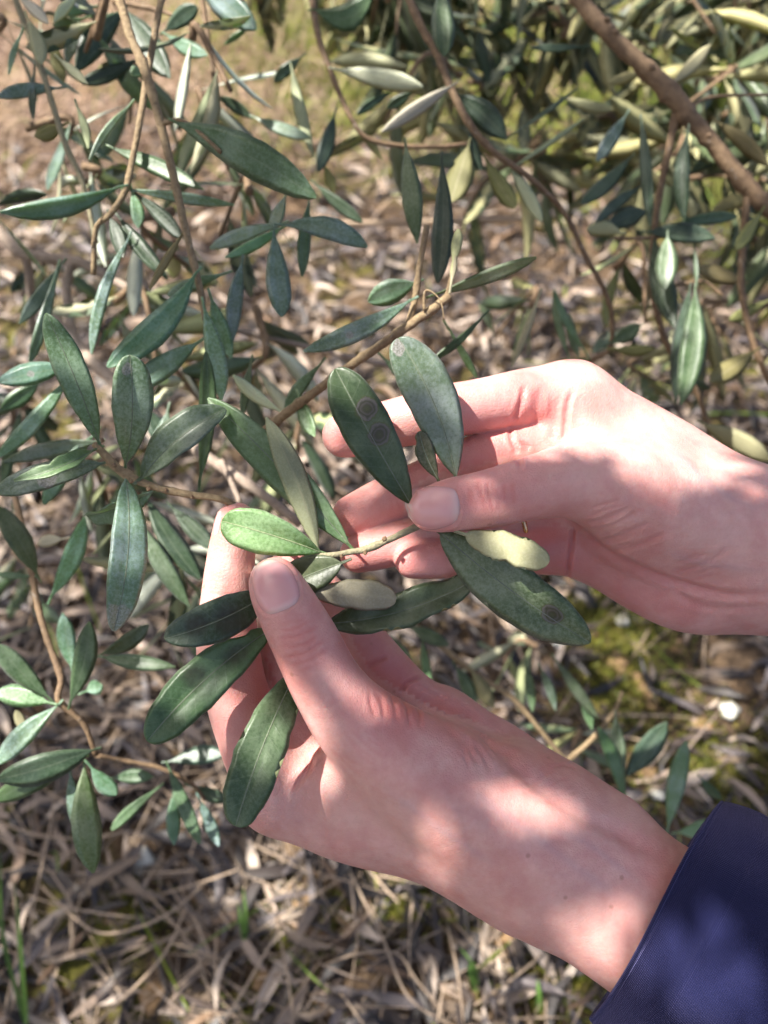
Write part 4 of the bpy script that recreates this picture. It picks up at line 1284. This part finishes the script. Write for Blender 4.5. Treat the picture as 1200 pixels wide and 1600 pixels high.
# ---- the tangle of branches behind the brown limb
LEAFSET = [leaf_mesh('leaf', rnd.uniform(.045, .062), rnd.uniform(.010, .0145), rows=6, cols=2, sag=rnd.uniform(-.004, .005), side=rnd.uniform(-.004, .004),
                     fold=rnd.uniform(.1, .5), twist=rnd.uniform(-.4, .4), a=rnd.uniform(.75, 1), b=rnd.uniform(.6, .85), seed=i) for i in range(10)]
def filler(px, py, z, dpx, dpy, dz, nl, label, group, hang=0.5, tints=None, size=(1.0, 1.35)):
    """A leafy shoot from one photo point and depth towards another, leaves in opposite pairs."""
    a, b = to_world(P(px, py, z)), to_world(P(px + dpx, py + dpy, z + dz))
    mid = (a + b) / 2 + np.array((rnd.uniform(-.02, .02), rnd.uniform(-.02, .02), rnd.uniform(0.0, .03)))
    path = catmull(np.array([a, mid, b]), 6)
    root = empty('olive_branch', a)
    tag(root, label, 'branch', group)
    rr = np.linspace(0.0026, 0.0011, len(path))
    V, Fc = tube(np.c_[path, rr], 6)
    mesh_obj('stem', np.array(V), Fc, M_BARK, root, origin=a)
    ax = (b - a) / np.linalg.norm(b - a)
    for i in range(nl):
        t = (i // 2 + 0.5) / (nl / 2)
        k = t * (len(path) - 1); k0 = min(int(k), len(path) - 2)
        p = path[k0] * (1 - (k - k0)) + path[k0 + 1] * (k - k0)
        sd = np.cross(ax, np.array((rnd.uniform(-1, 1), rnd.uniform(-1, 1), rnd.uniform(-1, 1)))); sd /= np.linalg.norm(sd) + 1e-9
        if i % 2: sd = -sd
        d = sd * 0.9 + ax * rnd.uniform(0.1, 0.7) + np.array((0, 0, -hang * rnd.uniform(0, 1.2)))
        d /= np.linalg.norm(d)
        up = np.array((rnd.uniform(-.8, .8), rnd.uniform(-.8, .8), rnd.uniform(-1, .7)))
        zv = up - d * (up @ d); zv /= np.linalg.norm(zv)
        m = Matrix(np.stack([d, np.cross(zv, d), zv], 1).tolist())
        o = bpy.data.objects.new('leaf', LEAFSET[rnd.randrange(10)])
        COL.objects.link(o)
        place(o, p + d * 0.004, root)
        o.rotation_euler = m.to_euler()
        s = rnd.uniform(*size); o.scale = (s, s, s)
        j = rnd.uniform(.65, 1.15)
        o['tint'] = [c * j for c in rnd.choice(tints or [(1.5, 1.42, .95), (1.3, 1.28, .95), (1.7, 1.65, 1.25), (1.0, 1.0, .75), (1.4, 1.45, 1.3)])]
        o['aspect'] = 0.25
LAB_T = 'leafy olive shoot in the tangle behind the thick brown limb'
GRP_T = 'shoots in the tangle behind the brown limb'
for i in range(46):
    px = rnd.uniform(590, 1260); py = rnd.uniform(-110, 150) if px < 800 else rnd.uniform(-110, 290)
    if px < 700: py = rnd.uniform(-110, 60)
    z = rnd.uniform(560, 820)
    filler(px, py, z, rnd.uniform(-150, 150), rnd.uniform(20, 160), rnd.uniform(-30, 60), 11, LAB_T, GRP_T)
for i in range(7):
    filler(rnd.uniform(400, 640), rnd.uniform(-110, 20), rnd.uniform(600, 900), rnd.uniform(-60, 60), rnd.uniform(20, 110), rnd.uniform(-40, 40), 12, LAB_T, GRP_T)
for i in range(6):
    filler(rnd.uniform(1090, 1230), rnd.uniform(300, 480), rnd.uniform(560, 700), rnd.uniform(-60, 60), rnd.uniform(20, 90), rnd.uniform(-40, 40), 8, LAB_T, GRP_T)

LAB_L = 'leafy olive shoot hanging in the shade behind the pale grey-brown branch'
for px, py in [(-20, 330), (60, 420), (180, 470), (300, 560), (40, 640), (120, 740), (250, 830), (20, 860), (330, 900), (400, 480), (210, 700), (480, 640)]:
    filler(px, py, rnd.uniform(440, 640), rnd.uniform(-90, 90), rnd.uniform(30, 120), rnd.uniform(-30, 40), 9, LAB_L, 'shoots behind the grey-brown branch', tints=[TINT['t'], TINT['d'], TINT['g'], TINT['m']], size=(.7, .95))
LAB_R = 'small leafy olive shoot in the shade low behind the wrists'
for px, py in [(830, 480), (960, 420), (600, 1010), (840, 1010), (905, 1150), (1000, 560)]:
    filler(px, py, rnd.uniform(560, 700), rnd.uniform(-70, 70), rnd.uniform(30, 90), rnd.uniform(-30, 40), 7, LAB_R, 'small shoots low behind the wrists', tints=[(1.3, 1.3, .8), TINT['g'], TINT['m']], size=(.8, 1.05))

LAB_U = 'bluish leafy olive shoot hanging above the dry grass behind the tan twigs'
for px, py in [(-30, 20), (60, -60), (150, 60), (230, 120), (300, 60), (330, 200), (40, 200), (130, 260), (390, 300), (270, 330)]:
    filler(px, py, rnd.uniform(400, 500), rnd.uniform(-70, 70), rnd.uniform(20, 90), rnd.uniform(-20, 30), 6, LAB_U, 'bluish shoots above the dry grass', tints=[TINT['t'], TINT['t'], TINT['d'], TINT['m']], size=(.7, .95))

# ------------------------------------------------------------------ ground, litter, grass
rng = np.random.RandomState(4)
def hgt(x, y):
    return (0.010 * np.sin(x * 9 + 1.3 * np.sin(y * 5)) + 0.008 * np.sin(y * 13 + x * 6) + 0.004 * np.sin(x * 31 + y * 17) + 0.003 * np.sin(y * 41 - x * 23))
xs = np.unique(np.r_[np.linspace(-60, -3, 14), np.linspace(-3, 3, 200), np.linspace(3, 60, 14)])
ys = np.unique(np.r_[np.linspace(-40, -1, 12), np.linspace(-1, 4, 180), np.linspace(4, 120, 20)])
X, Y = np.meshgrid(xs, ys, indexing='ij')
Zg = hgt(X, Y) * np.exp(-np.maximum(0, np.hypot(X, Y - 1.5) - 3) * 0.2)
nx, ny = X.shape
gv = np.stack([X, Y, Zg], -1).reshape(-1, 3)
ii, jj = np.meshgrid(np.arange(nx - 1), np.arange(ny - 1), indexing='ij')
q = np.stack([ii * ny + jj, (ii + 1) * ny + jj, (ii + 1) * ny + jj + 1, ii * ny + jj + 1], -1).reshape(-1, 4)
g = mesh_obj('ground', gv, q.tolist(), M_SOIL, origin=(0, 0, 0)); tag(g, kind='structure')

def project(p):
    d = (np.asarray(p) - _T_np) @ _R_np          # camera axes
    z = -d[..., 2]
    return 600 + d[..., 0] / z * F, 800 - d[..., 1] / z * F, z

def bulk(name, verts, quads, cols, mat, parent=None):
    """verts (n, m, 3) world metres, quads (k, 4) template indices, cols (n, 3)"""
    n, m = verts.shape[:2]
    me = bpy.data.meshes.new(name)
    me.vertices.add(n * m)
    me.vertices.foreach_set('co', verts.reshape(-1))
    f = (np.arange(n)[:, None, None] * m + quads[None]).reshape(-1)
    k = len(quads) * n
    me.loops.add(4 * k); me.loops.foreach_set('vertex_index', f)
    me.polygons.add(k); me.polygons.foreach_set('loop_start', np.arange(k) * 4)
    me.update(calc_edges=True)
    me.polygons.foreach_set('use_smooth', [True] * k)
    me.materials.append(mat)
    ca = me.color_attributes.new('col', 'FLOAT_COLOR', 'POINT')
    c = np.repeat(np.c_[cols, np.ones(n)], m, 0)
    ca.data.foreach_set('color', c.ravel())
    o = bpy.data.objects.new(name, me)
    COL.objects.link(o)
    if parent is not None: o.parent = parent
    return o

def strip_template(rows):
    """strip of `rows` segments, three vertices across"""
    q = []
    for i in range(rows):
        for j in range(2):
            q.append((i * 3 + j, (i + 1) * 3 + j, (i + 1) * 3 + j + 1, i * 3 + j + 1))
    return np.array(q)

def strips(pos, yaw, pitch, roll, L, W, bend, fold, curve, rows, power=0.8):
    """vectorised curved blades; returns (n, 3*(rows+1), 3)"""
    n = len(pos)
    u = np.linspace(0, 1, rows + 1)
    prof = np.clip((u + 0.03) ** 0.6 * (1.03 - u) ** power, 0, None); prof /= prof.max()
    V = np.zeros((n, rows + 1, 3, 3))
    for j, v in enumerate((-1, 0, 1)):
        V[:, :, j, 0] = (u[None] - 0.5) * L[:, None]
        V[:, :, j, 1] = v * 0.5 * W[:, None] * prof[None] + curve[:, None] * L[:, None] * (4 * u * (1 - u))[None]
        V[:, :, j, 2] = bend[:, None] * L[:, None] * (4 * u * (1 - u))[None] + abs(v) * fold[:, None] * W[:, None] * prof[None]
    V = V.reshape(n, -1, 3)
    def rot(V, ang, a, b):
        c, s = np.cos(ang)[:, None], np.sin(ang)[:, None]
        A, B = V[..., a].copy(), V[..., b].copy()
        V[..., a] = c * A - s * B; V[..., b] = s * A + c * B
    rot(V, roll, 1, 2); rot(V, pitch, 0, 2); rot(V, yaw, 0, 1)
    return V + pos[:, None]

def scatter(n, lo_px=(-150, -200), hi_px=(1350, 1750), weight=None, bias=1.0):
    """points spread over the ground that the frame sees (plus a margin)"""
    out = []
    while len(out) < n:
        x = rng.uniform(-1.9, 1.9, 4000); y = rng.uniform(-0.15, 3.4, 4000)
        px, py, z = project(np.stack([x, y, np.zeros_like(x)], -1))
        ok = (px > lo_px[0]) & (px < hi_px[0]) & (py > lo_px[1]) & (py < hi_px[1]) & (z > 0)
        w = np.clip((0.9 / z) ** bias, 0, 1)
        if weight is not None: w = w * weight(px, py)
        ok &= rng.uniform(0, 1, 4000) < w
        out += list(zip(x[ok], y[ok]))
    p = np.array(out[:n])
    return np.c_[p, hgt(p[:, 0], p[:, 1])]

def g2(px, py, cx, cy, rx, ry):
    return np.exp(-((px - cx) / rx) ** 2 - ((py - cy) / ry) ** 2)

PALETTE = 0.8 * np.array([(0.040, 0.028, 0.022), (0.085, 0.062, 0.05), (0.15, 0.125, 0.12), (0.20, 0.145, 0.10), (0.33, 0.245, 0.18), (0.50, 0.40, 0.31), (0.022, 0.016, 0.014), (0.20, 0.12, 0.065)])  # near-black entries: decayed leaves, and the shade of gaps painted in
def w_litter(px, py):
    bare = 0.80 * g2(px, py, 1080, 1090, 210, 190) + 0.5 * g2(px, py, 900, 980, 150, 120) + 0.35 * g2(px, py, 230, 1480, 160, 120)
    top = np.clip((py - 120) / 250, 0.15, 1)
    return np.clip(1 - bare, 0.05, 1) * top
def make_litter(n, seed, individuals=0):
    p = scatter(n, weight=w_litter, bias=1.4)
    p[:, 2] += rng.uniform(0.0005, 0.014, n) ** 1.0
    L = rng.uniform(0.028, 0.062, n); W = L * rng.uniform(0.10, 0.22, n)
    V = strips(p, rng.uniform(0, 6.28, n), rng.normal(0, .16, n), rng.normal(0, .5, n), L, W, rng.normal(0, .10, n), rng.uniform(-.35, .35, n), rng.normal(0, .06, n), 3)
    c = PALETTE[rng.choice(len(PALETTE), n, p=[.19, .16, .12, .11, .11, .08, .18, .05])] * rng.uniform(.75, 1.25, (n, 1))
    return V, c
V, c = make_litter(10500, 1)
lit = bulk('leaf_litter', V, strip_template(3), c, M_LITTER)
tag(lit, 'carpet of dead brown and grey olive leaves on the soil', 'leaf litter', kind='stuff')

def make_straw(n, weight, Lr, Wr, pal, bias, zr, pitch, bend, tints=1.0):
    p = scatter(n, weight=weight, bias=bias)
    L = rng.uniform(*Lr, n); W = rng.uniform(*Wr, n)
    pt = rng.normal(0, pitch, n)
    p[:, 2] += rng.uniform(*zr, n) + np.abs(np.sin(pt)) * L * 0.45
    V = strips(p, rng.uniform(0, 6.28, n), pt, rng.normal(0, .6, n), L, W, rng.normal(0, bend, n), rng.uniform(-.5, .5, n), rng.normal(0, .025, n), 4, 0.35)
    pal = np.array(pal)
    c = pal[rng.choice(len(pal), n)] * rng.uniform(.75, 1.25, (n, 1)) * tints
    return V, c
STRAW = [tuple(0.95 * q for q in c_) for c_ in [(0.44, 0.33, 0.23), (0.36, 0.27, 0.19), (0.28, 0.21, 0.15), (0.50, 0.38, 0.27), (0.22, 0.17, 0.135)]]
V, c = make_straw(1300, lambda px, py: np.clip(0.10 + 0.9 * g2(px, py, 450, 1330, 330, 200) + 0.6 * g2(px, py, 350, 1600, 500, 160) + 0.5 * g2(px, py, 100, 950, 300, 300), 0, 1) * np.clip((py - 300) / 200, 0.1, 1),
                  (0.03, 0.11), (0.0009, 0.0024), STRAW, 1.0, (0.003, 0.016), .09, .02)
st = bulk('dry_straw', V, strip_template(4), c, M_STRAW)
tag(st, 'thin broken dry straws lying over the dead leaves', 'straw', kind='stuff')
DRY = [(0.46, 0.33, 0.24), (0.38, 0.26, 0.19), (0.55, 0.41, 0.30), (0.30, 0.20, 0.15), (0.42, 0.29, 0.17)]
V, c = make_straw(9000, lambda px, py: np.clip(1.0 * g2(px, py, 200, 110, 400, 150) + 0.35 * g2(px, py, 700, 60, 500, 140), 0, 1), (0.05, 0.16), (0.0010, 0.0026), DRY, 0.3, (0.0, 0.05), .5, .10)
dg = bulk('dry_grass', V, strip_template(4), c, M_STRAW)
tag(dg, 'mat of tangled dry pinkish-tan grass beyond the twigs', 'dry grass', kind='stuff')
GREEN = [(0.20, 0.26, 0.03), (0.27, 0.33, 0.045), (0.38, 0.38, 0.09), (0.12, 0.18, 0.03)]
V, c = make_straw(11000, lambda px, py: np.clip(0.9 * g2(px, py, 560, 70, 170, 130) + 0.9 * g2(px, py, 960, 90, 300, 130) + 0.4 * g2(px, py, 360, 20, 90, 70) + 0.35 * g2(px, py, 1150, 330, 120, 90) + .003, 0, 1),
                  (0.05, 0.14), (0.0016, 0.004), GREEN, 0.2, (0.0, 0.03), .7, .12)
gg = bulk('green_grass', V, strip_template(4), c, M_GRASS)
tag(gg, 'patches of sunlit yellow-green grass beyond the branches', 'grass', kind='stuff')

# moss cushions: many tiny blades
MOSS = [(0.15, 0.16, 0.02), (0.22, 0.22, 0.03), (0.10, 0.12, 0.02), (0.26, 0.22, 0.05)]
V, c = make_straw(9000, lambda px, py: np.clip(0.9 * g2(px, py, 640, 1410, 100, 40) + 0.9 * g2(px, py, 460, 1440, 60, 50) + .9 * g2(px, py, 210, 1440, 50, 40) + .9 * g2(px, py, 880, 1540, 70, 50) + .8 * g2(px, py, 980, 1060, 70, 60)
                  + .6 * g2(px, py, 1120, 1200, 120, 60) + .6 * g2(px, py, 950, 950, 80, 60) + .5 * g2(px, py, 420, 1580, 60, 40), 0, 1), (0.006, 0.014), (0.0008, 0.002), MOSS, 0.2, (0.0, 0.006), .9, .05)
mo = bulk('moss', V, strip_template(4), c, M_GRASS)
tag(mo, 'yellowish moss cushions on the bare soil', 'moss', kind='stuff')

# ---- larger pieces that can be told apart: fallen leaves, straws, stones, sprouts
def piece(name, V, q, col, mat, label, cat, group):
    c = V.mean(0)
    o = mesh_obj(name, V, q.tolist(), mat, origin=c)
    ca = o.data.color_attributes.new('col', 'FLOAT_COLOR', 'POINT')
    ca.data.foreach_set('color', np.tile(np.r_[col, 1.0], len(V)))
    return tag(o, label, cat, group)
def solid_strip(V, rows, th):
    """give a strip a lower side so that it is a closed blade"""
    n = len(V)
    low = V.copy(); low[:, 2] -= th
    q = strip_template(rows)
    side = []
    for i in range(rows):
        side += [(i * 3, n + i * 3, n + (i + 1) * 3, (i + 1) * 3), (i * 3 + 2, (i + 1) * 3 + 2, n + (i + 1) * 3 + 2, n + i * 3 + 2)]
    e = rows * 3
    side += [(0, 1, n + 1, n), (1, 2, n + 2, n + 1), (e + 1, e, n + e, n + e + 1), (e + 2, e + 1, n + e + 1, n + e + 2)]
    return np.vstack([V, low]), np.vstack([q[:, ::-1], q + n, np.array(side)])
n = 110
p = scatter(n, (0, 380), (1200, 1600), weight=w_litter, bias=1.5)
p[:, 2] += rng.uniform(0.012, 0.022, n)
L = rng.uniform(0.045, 0.065, n); W = L * rng.uniform(0.15, 0.24, n)
V = strips(p, rng.uniform(0, 6.28, n), rng.normal(0, .12, n), rng.normal(0, .35, n), L, W, rng.normal(0, .10, n), rng.uniform(-.3, .3, n), rng.normal(0, .06, n), 4)
for i in range(n):
    vv, qq = solid_strip(V[i], 4, 0.0004)
    piece('fallen_leaf', vv, qq, PALETTE[rng.choice([1, 2, 3, 4, 4, 5])] * rng.uniform(.8, 1.25), M_LITTER, 'dry curled olive leaf lying loose on top of the litter', 'fallen leaf', 'dry leaves on top of the litter')
def px_straw(pts, w, col):
    ctrl = np.array([np.append(ground_hit(a, b, h), w) for a, b, h in pts])
    V, Fc = tube(catmull(ctrl, 5), 5)
    o = mesh_obj('straw_stem', np.array(V), Fc, M_STRAW)
    ca = o.data.color_attributes.new('col', 'FLOAT_COLOR', 'POINT')
    ca.data.foreach_set('color', np.tile(np.r_[col, 1.0], len(V)))
    return tag(o, 'long pale dry stalk lying across the leaf litter', 'stalk', 'dry stalks across the litter')
for pts in ([(45, 1500, .02), (52, 1420, .05), (75, 1310, .06), (85, 1250, .03)], [(65, 1385, .02), (130, 1445, .05), (180, 1458, .05), (260, 1430, .06), (320, 1380, .03)], [(95, 1440, .02), (75, 1470, .04), (85, 1500, .05), (110, 1470, .04), (108, 1390, .03)],
            [(540, 1345, .02), (565, 1400, .05), (600, 1470, .05), (640, 1560, .04), (720, 1610, .02)], [(545, 1340, .03), (553, 1420, .04), (560, 1480, .02)], [(590, 1368, .03), (680, 1385, .06), (740, 1410, .06), (790, 1445, .02)],
            [(505, 1508, .02), (560, 1490, .05), (620, 1490, .05), (650, 1530, .04), (700, 1590, .02)], [(700, 1450, .02), (715, 1520, .05), (725, 1600, .03)], [(430, 1430, .02), (445, 1500, .05), (460, 1590, .03)], [(525, 1540, .02), (575, 1610, .04)],
            [(0, 1285, .02), (60, 1305, .05), (130, 1310, .05), (210, 1300, .04), (250, 1320, .02)], [(230, 1395, .02), (300, 1480, .05), (330, 1560, .03)], [(735, 1575, .02), (800, 1530, .05), (850, 1490, .03)], [(150, 1600, .02), (250, 1500, .06), (290, 1420, .04)],
            [(350, 1600, .03), (420, 1480, .05), (440, 1440, .03)], [(520, 350, .30), (600, 348, .30), (700, 346, .30), (835, 341, .28)], [(20, 1380, .02), (30, 1480, .04), (35, 1580, .02)]):
    px_straw(pts, 0.0010 if pts[0][2] < .2 else .0036, np.array(STRAW[rng.choice([0, 1, 3])]) * rng.uniform(.9, 1.2) * (1 if pts[0][2] < .2 else 1.3))  # the thick raised cane has sunlight painted in as a lighter colour

def stone(px, py, r, col, label, group, flat=0.7):
    c = ground_hit(px, py, 0.0); c[2] = hgt(c[0], c[1]) + r * flat * 0.55
    bm = bmesh.new(); bmesh.ops.create_icosphere(bm, subdivisions=3, radius=r)
    s = Vector((rng.uniform(-9, 9), rng.uniform(-9, 9), 0))
    for v in bm.verts:
        k = 1 + 0.55 * noise.noise(v.co / r * 1.3 + s) + 0.45 * noise.noise(v.co / r * 3.1 + s)
        v.co = Vector((v.co.x * k * 1.15, v.co.y * k, v.co.z * k * flat))
    me = bpy.data.meshes.new('stone'); bm.to_mesh(me); bm.free()
    me.polygons.foreach_set('use_smooth', [True] * len(me.polygons))
    me.materials.append(M_STONE)
    ca = me.color_attributes.new('col', 'FLOAT_COLOR', 'POINT')
    ca.data.foreach_set('color', np.tile(np.r_[col, 1.0], len(me.vertices)))
    o = bpy.data.objects.new('stone', me); COL.objects.link(o); place(o, c)
    o.rotation_euler = (0, 0, rng.uniform(0, 6))
    return tag(o, label, 'stone', group)
CLOD = [(460, 1335, .012), (500, 1390, .014), (480, 1420, .013), (450, 1400, .009), (485, 1445, .011), (180, 1430, .011), (540, 1440, .008), (690, 1410, .010), (780, 1460, .013), (800, 1490, .010), (640, 1560, .009), (420, 1540, .014), (660, 1430, .007),
        (960, 1040, .014), (990, 1060, .012), (1010, 1090, .013), (1060, 1010, .009), (1100, 1130, .010), (1160, 1080, .013), (1140, 1180, .010), (1080, 1240, .010), (1010, 1200, .012), (920, 1000, .008), (240, 1560, .012), (90, 1560, .011), (310, 1400, .009)]
for px, py, r in CLOD:
    stone(px, py, r * .85, np.array((0.24, 0.15, 0.075)) * rng.uniform(.6, 1.25), 'small ochre clod of soil among the litter', 'ochre clods on the ground', .5)
for px, py, r in [(225, 1348, .0095), (1140, 1110, .009), (970, 975, .008), (1030, 1235, .007), (870, 1020, .005), (150, 1320, .005)]:
    stone(px, py, r, np.array((0.62, 0.60, 0.52)) * rng.uniform(.85, 1.1), 'pale chalky pebble on the ground', 'pale pebbles on the ground', .6)

def sprout(base, tops, w, label):
    b = ground_hit(*base, 0.01)
    root = empty('grass_sprout', b); tag(root, label, 'grass')
    for px, py, h in tops:
        t = ground_hit(px, py, h)
        mid = (b + t) / 2 + np.array((rng.uniform(-.006, .006), 0, .012))
        pth = catmull(np.array([b, mid, t]), 6)
        d = t - b; sidev = np.cross(d, (0, 1, .4)); sidev /= np.linalg.norm(sidev)
        V = []
        for k, pnt in enumerate(pth):
            ww = w * (1 - (k / (len(pth) - 1)) ** 2 * 0.9)
            V += [pnt - sidev * ww, pnt + np.array((0, -.0006, .0006)), pnt + sidev * ww]
        vv, qq = solid_strip(np.array(V), len(pth) - 1, 0.0003)
        o = mesh_obj('blade', vv, qq.tolist(), M_GRASS, root)
        ca = o.data.color_attributes.new('col', 'FLOAT_COLOR', 'POINT')
        ca.data.foreach_set('color', np.tile(np.r_[np.array((0.13, 0.24, 0.05)) * rng.uniform(.8, 1.2), 1.0], len(vv)))
sprout((40, 1600), [(22, 1375, .14), (0, 1330, .14)], .0022, 'fine green grass sprout among the straws under the pinwheel leaves')
sprout((383, 1480), [(380, 1385, .07), (372, 1410, .05)], .0022, 'short upright green blade by the ochre clods')
sprout((742, 1550), [(718, 1480, .06), (735, 1500, .05)], .0028, 'light green grass blades under the forearm')
sprout((842, 1590), [(840, 1530, .05), (850, 1545, .04)], .003, 'green grass blades at the sleeve edge')

# ------------------------------------------------------------------ the tree overhead: casts the dappled shade
tree = empty('olive_tree', (-1.75, -0.35, 0)); tag(tree, 'olive tree whose crown overhangs the hands and shades the ground', 'tree')
V, Fc = tube(catmull(np.array([(-1.75, -.35, -.05, .13), (-1.72, -.33, .4, .10), (-1.66, -.28, .9, .085), (-1.6, -.22, 1.5, .075), (-1.55, -.2, 2.0, .05)]), 6), 14, 0.05, rnd)
mesh_obj('trunk', np.array(V), Fc, M_GREYBARK, tree, origin=(-1.75, -.35, 0))
LIMBS = []
def limb_to(a, b, r0, r1):
    a = np.array(a, float); b = np.array(b, float)
    m = (a + b) / 2 + np.array((rnd.uniform(-.08, .08), rnd.uniform(-.08, .08), .10))
    pth = catmull(np.array([np.r_[a, r0], np.r_[m, (r0 + r1) / 2], np.r_[b, r1]]), 8)
    V, Fc = tube(pth, 8, .05, rnd)
    mesh_obj('limb', np.array(V), Fc, M_GREYBARK, tree, origin=a)
    LIMBS.append(pth[:, :3])
for b in [(-.75, .25, 1.38), (-.4, .9, 1.45), (-.1, 1.7, 1.55), (-1.1, 1.3, 1.55), (-.2, -.1, 1.35), (.35, .6, 1.5), (.55, 1.5, 1.6), (-.9, 2.2, 1.65), (-.6, -.4, 1.35), (.45, 2.4, 1.75), (.1, .25, 1.4)]:
    limb_to((-1.66, -.28, 1.0 + rnd.uniform(-.1, .3)), b, .022, .006)
def crown_weight(x, y): return 1.0
CROWN_N = 15000
# gaps in the crown: sunbeams that reach the hands and the leaves around them (photo px, radius)
GAPS = [(560, 690, 36), (600, 800, 36), (560, 872, 26), (650, 880, 28), (770, 640, 36), (140, 640, 50), (270, 690, 40), (90, 770, 40), (440, 720, 40), (790, 765, 40), (1010, 690, 50), (1080, 830, 40), (720, 640, 40), (430, 920, 30), (540, 1120, 36), (700, 1150, 30), (980, 1450, 36), (1130, 755, 62), (1190, 880, 34), (850, 590, 40), (700, 745, 34), (905, 735, 36), (960, 810, 34), (618, 1130, 36), (600, 1180, 26), (745, 1185, 30), (800, 1265, 36), (865, 1335, 40), (935, 1395, 24), (1035, 1370, 32),
        (1085, 1345, 38), (1045, 1450, 40), (1135, 1515, 40), (435, 1120, 26), (400, 1200, 24), (370, 815, 32), (490, 1240, 40), (640, 1290, 26), (330, 960, 40), (250, 1110, 34), (355, 900, 40), (345, 1090, 34), (770, 1365, 26),
        (180, 900, 50), (110, 560, 50), (640, 560, 36), (860, 960, 30), (470, 930, 30), (570, 930, 30), (820, 860, 30), (30, 740, 40), (230, 500, 50), (60, 620, 50), (400, 250, 60), (80, 310, 60), (150, 160, 60), (1075, 520, 40), (1060, 400, 40), (680, 340, 40)]
GP = np.array(GAPS, float)
# and openings that let the sun through to the litter
GG = np.array([(400, 1330, 95), (300, 1250, 50), (90, 660, 60), (560, 1560, 45), (190, 1500, 40), (1110, 1150, 60), (960, 1040, 40), (800, 1500, 45), (880, 1570, 40), (480, 1440, 35), (40, 1400, 40), (330, 480, 50), (520, 470, 40), (250, 640, 40), (760, 420, 40),
               (900, 420, 45), (980, 470, 40), (60, 450, 40), (640, 1420, 35), (700, 1580, 35), (330, 1590, 40), (100, 1570, 35), (1000, 1220, 40)], float)
def sunbeam(c):
    h = c - np.array(SUN) * ((c[2] - .57) / SUN.z)
    hx, hy, _ = project(h)
    return hx, hy
pts = []; tries = 0
while len(pts) < CROWN_N and tries < 40000:
    tries += 1
    l = LIMBS[rnd.randrange(len(LIMBS))]
    k = rnd.random() ** 0.55 * (len(l) - 1); k0 = min(int(k), len(l) - 2)
    c0 = l[k0] * (1 - k + k0) + l[k0 + 1] * (k - k0)
    # a leafy twig: a handful of leaves along a short line
    d = np.array((rnd.gauss(0, 1), rnd.gauss(0, 1), rnd.gauss(-.1, .5))); d /= np.linalg.norm(d)
    c1 = c0 + d * rnd.uniform(.05, .42)
    sh = c1 - np.array(SUN) * (c1[2] / SUN.z)          # where its shadow lands
    spx, spy, _ = project(sh)
    hpx, hpy = sunbeam(c1)
    on_hands = -100 < hpx < 1250 and 400 < hpy < 1650
    if hpx < 330 and 250 < hpy < 1300 and rnd.random() > 0.3: continue
    if not on_hands:
        if spy < 280 or hpy < 330:
            if rnd.random() > 0.07: continue
        elif rnd.random() > 0.5 + 1.9 * noise.noise(Vector((c1[0] * 4.2, c1[1] * 4.2, 3.3))): continue
    for j in range(8):
        q = c1 + d * 0.022 * j + np.array((rnd.gauss(0, .012), rnd.gauss(0, .012), rnd.gauss(0, .012)))
        q[2] = max(q[2], 1.05)
        hx, hy = sunbeam(q)
        if (np.hypot(GP[:, 0] - hx, GP[:, 1] - hy) < GP[:, 2] + 41).any(): continue
        g0 = q - np.array(SUN) * (q[2] / SUN.z)
        gx, gy, _ = project(g0)
        if (np.hypot(GG[:, 0] - gx, GG[:, 1] - gy) < GG[:, 2] + 22).any(): continue
        pts.append(q)
CROWN_N = len(pts)
p = np.array(pts[:CROWN_N]); p[:, 2] = np.maximum(p[:, 2], 1.05)
n = len(p)
V = strips(p, rng.uniform(0, 6.28, n), rng.normal(-.2, .5, n), rng.uniform(-1.2, 1.2, n), rng.uniform(.045, .065, n), rng.uniform(.011, .015, n), rng.normal(0, .05, n), rng.uniform(0, .2, n), rng.normal(0, .03, n), 3)
c = np.array([(0.05, 0.09, 0.05)]) * rng.uniform(.7, 1.4, (n, 1))
cr = bulk('crown', V, strip_template(3), c, M_GRASS, None)
cr.parent = tree; cr.location = -np.array((-1.75, -.35, 0)); cr['kind'] = 'stuff'
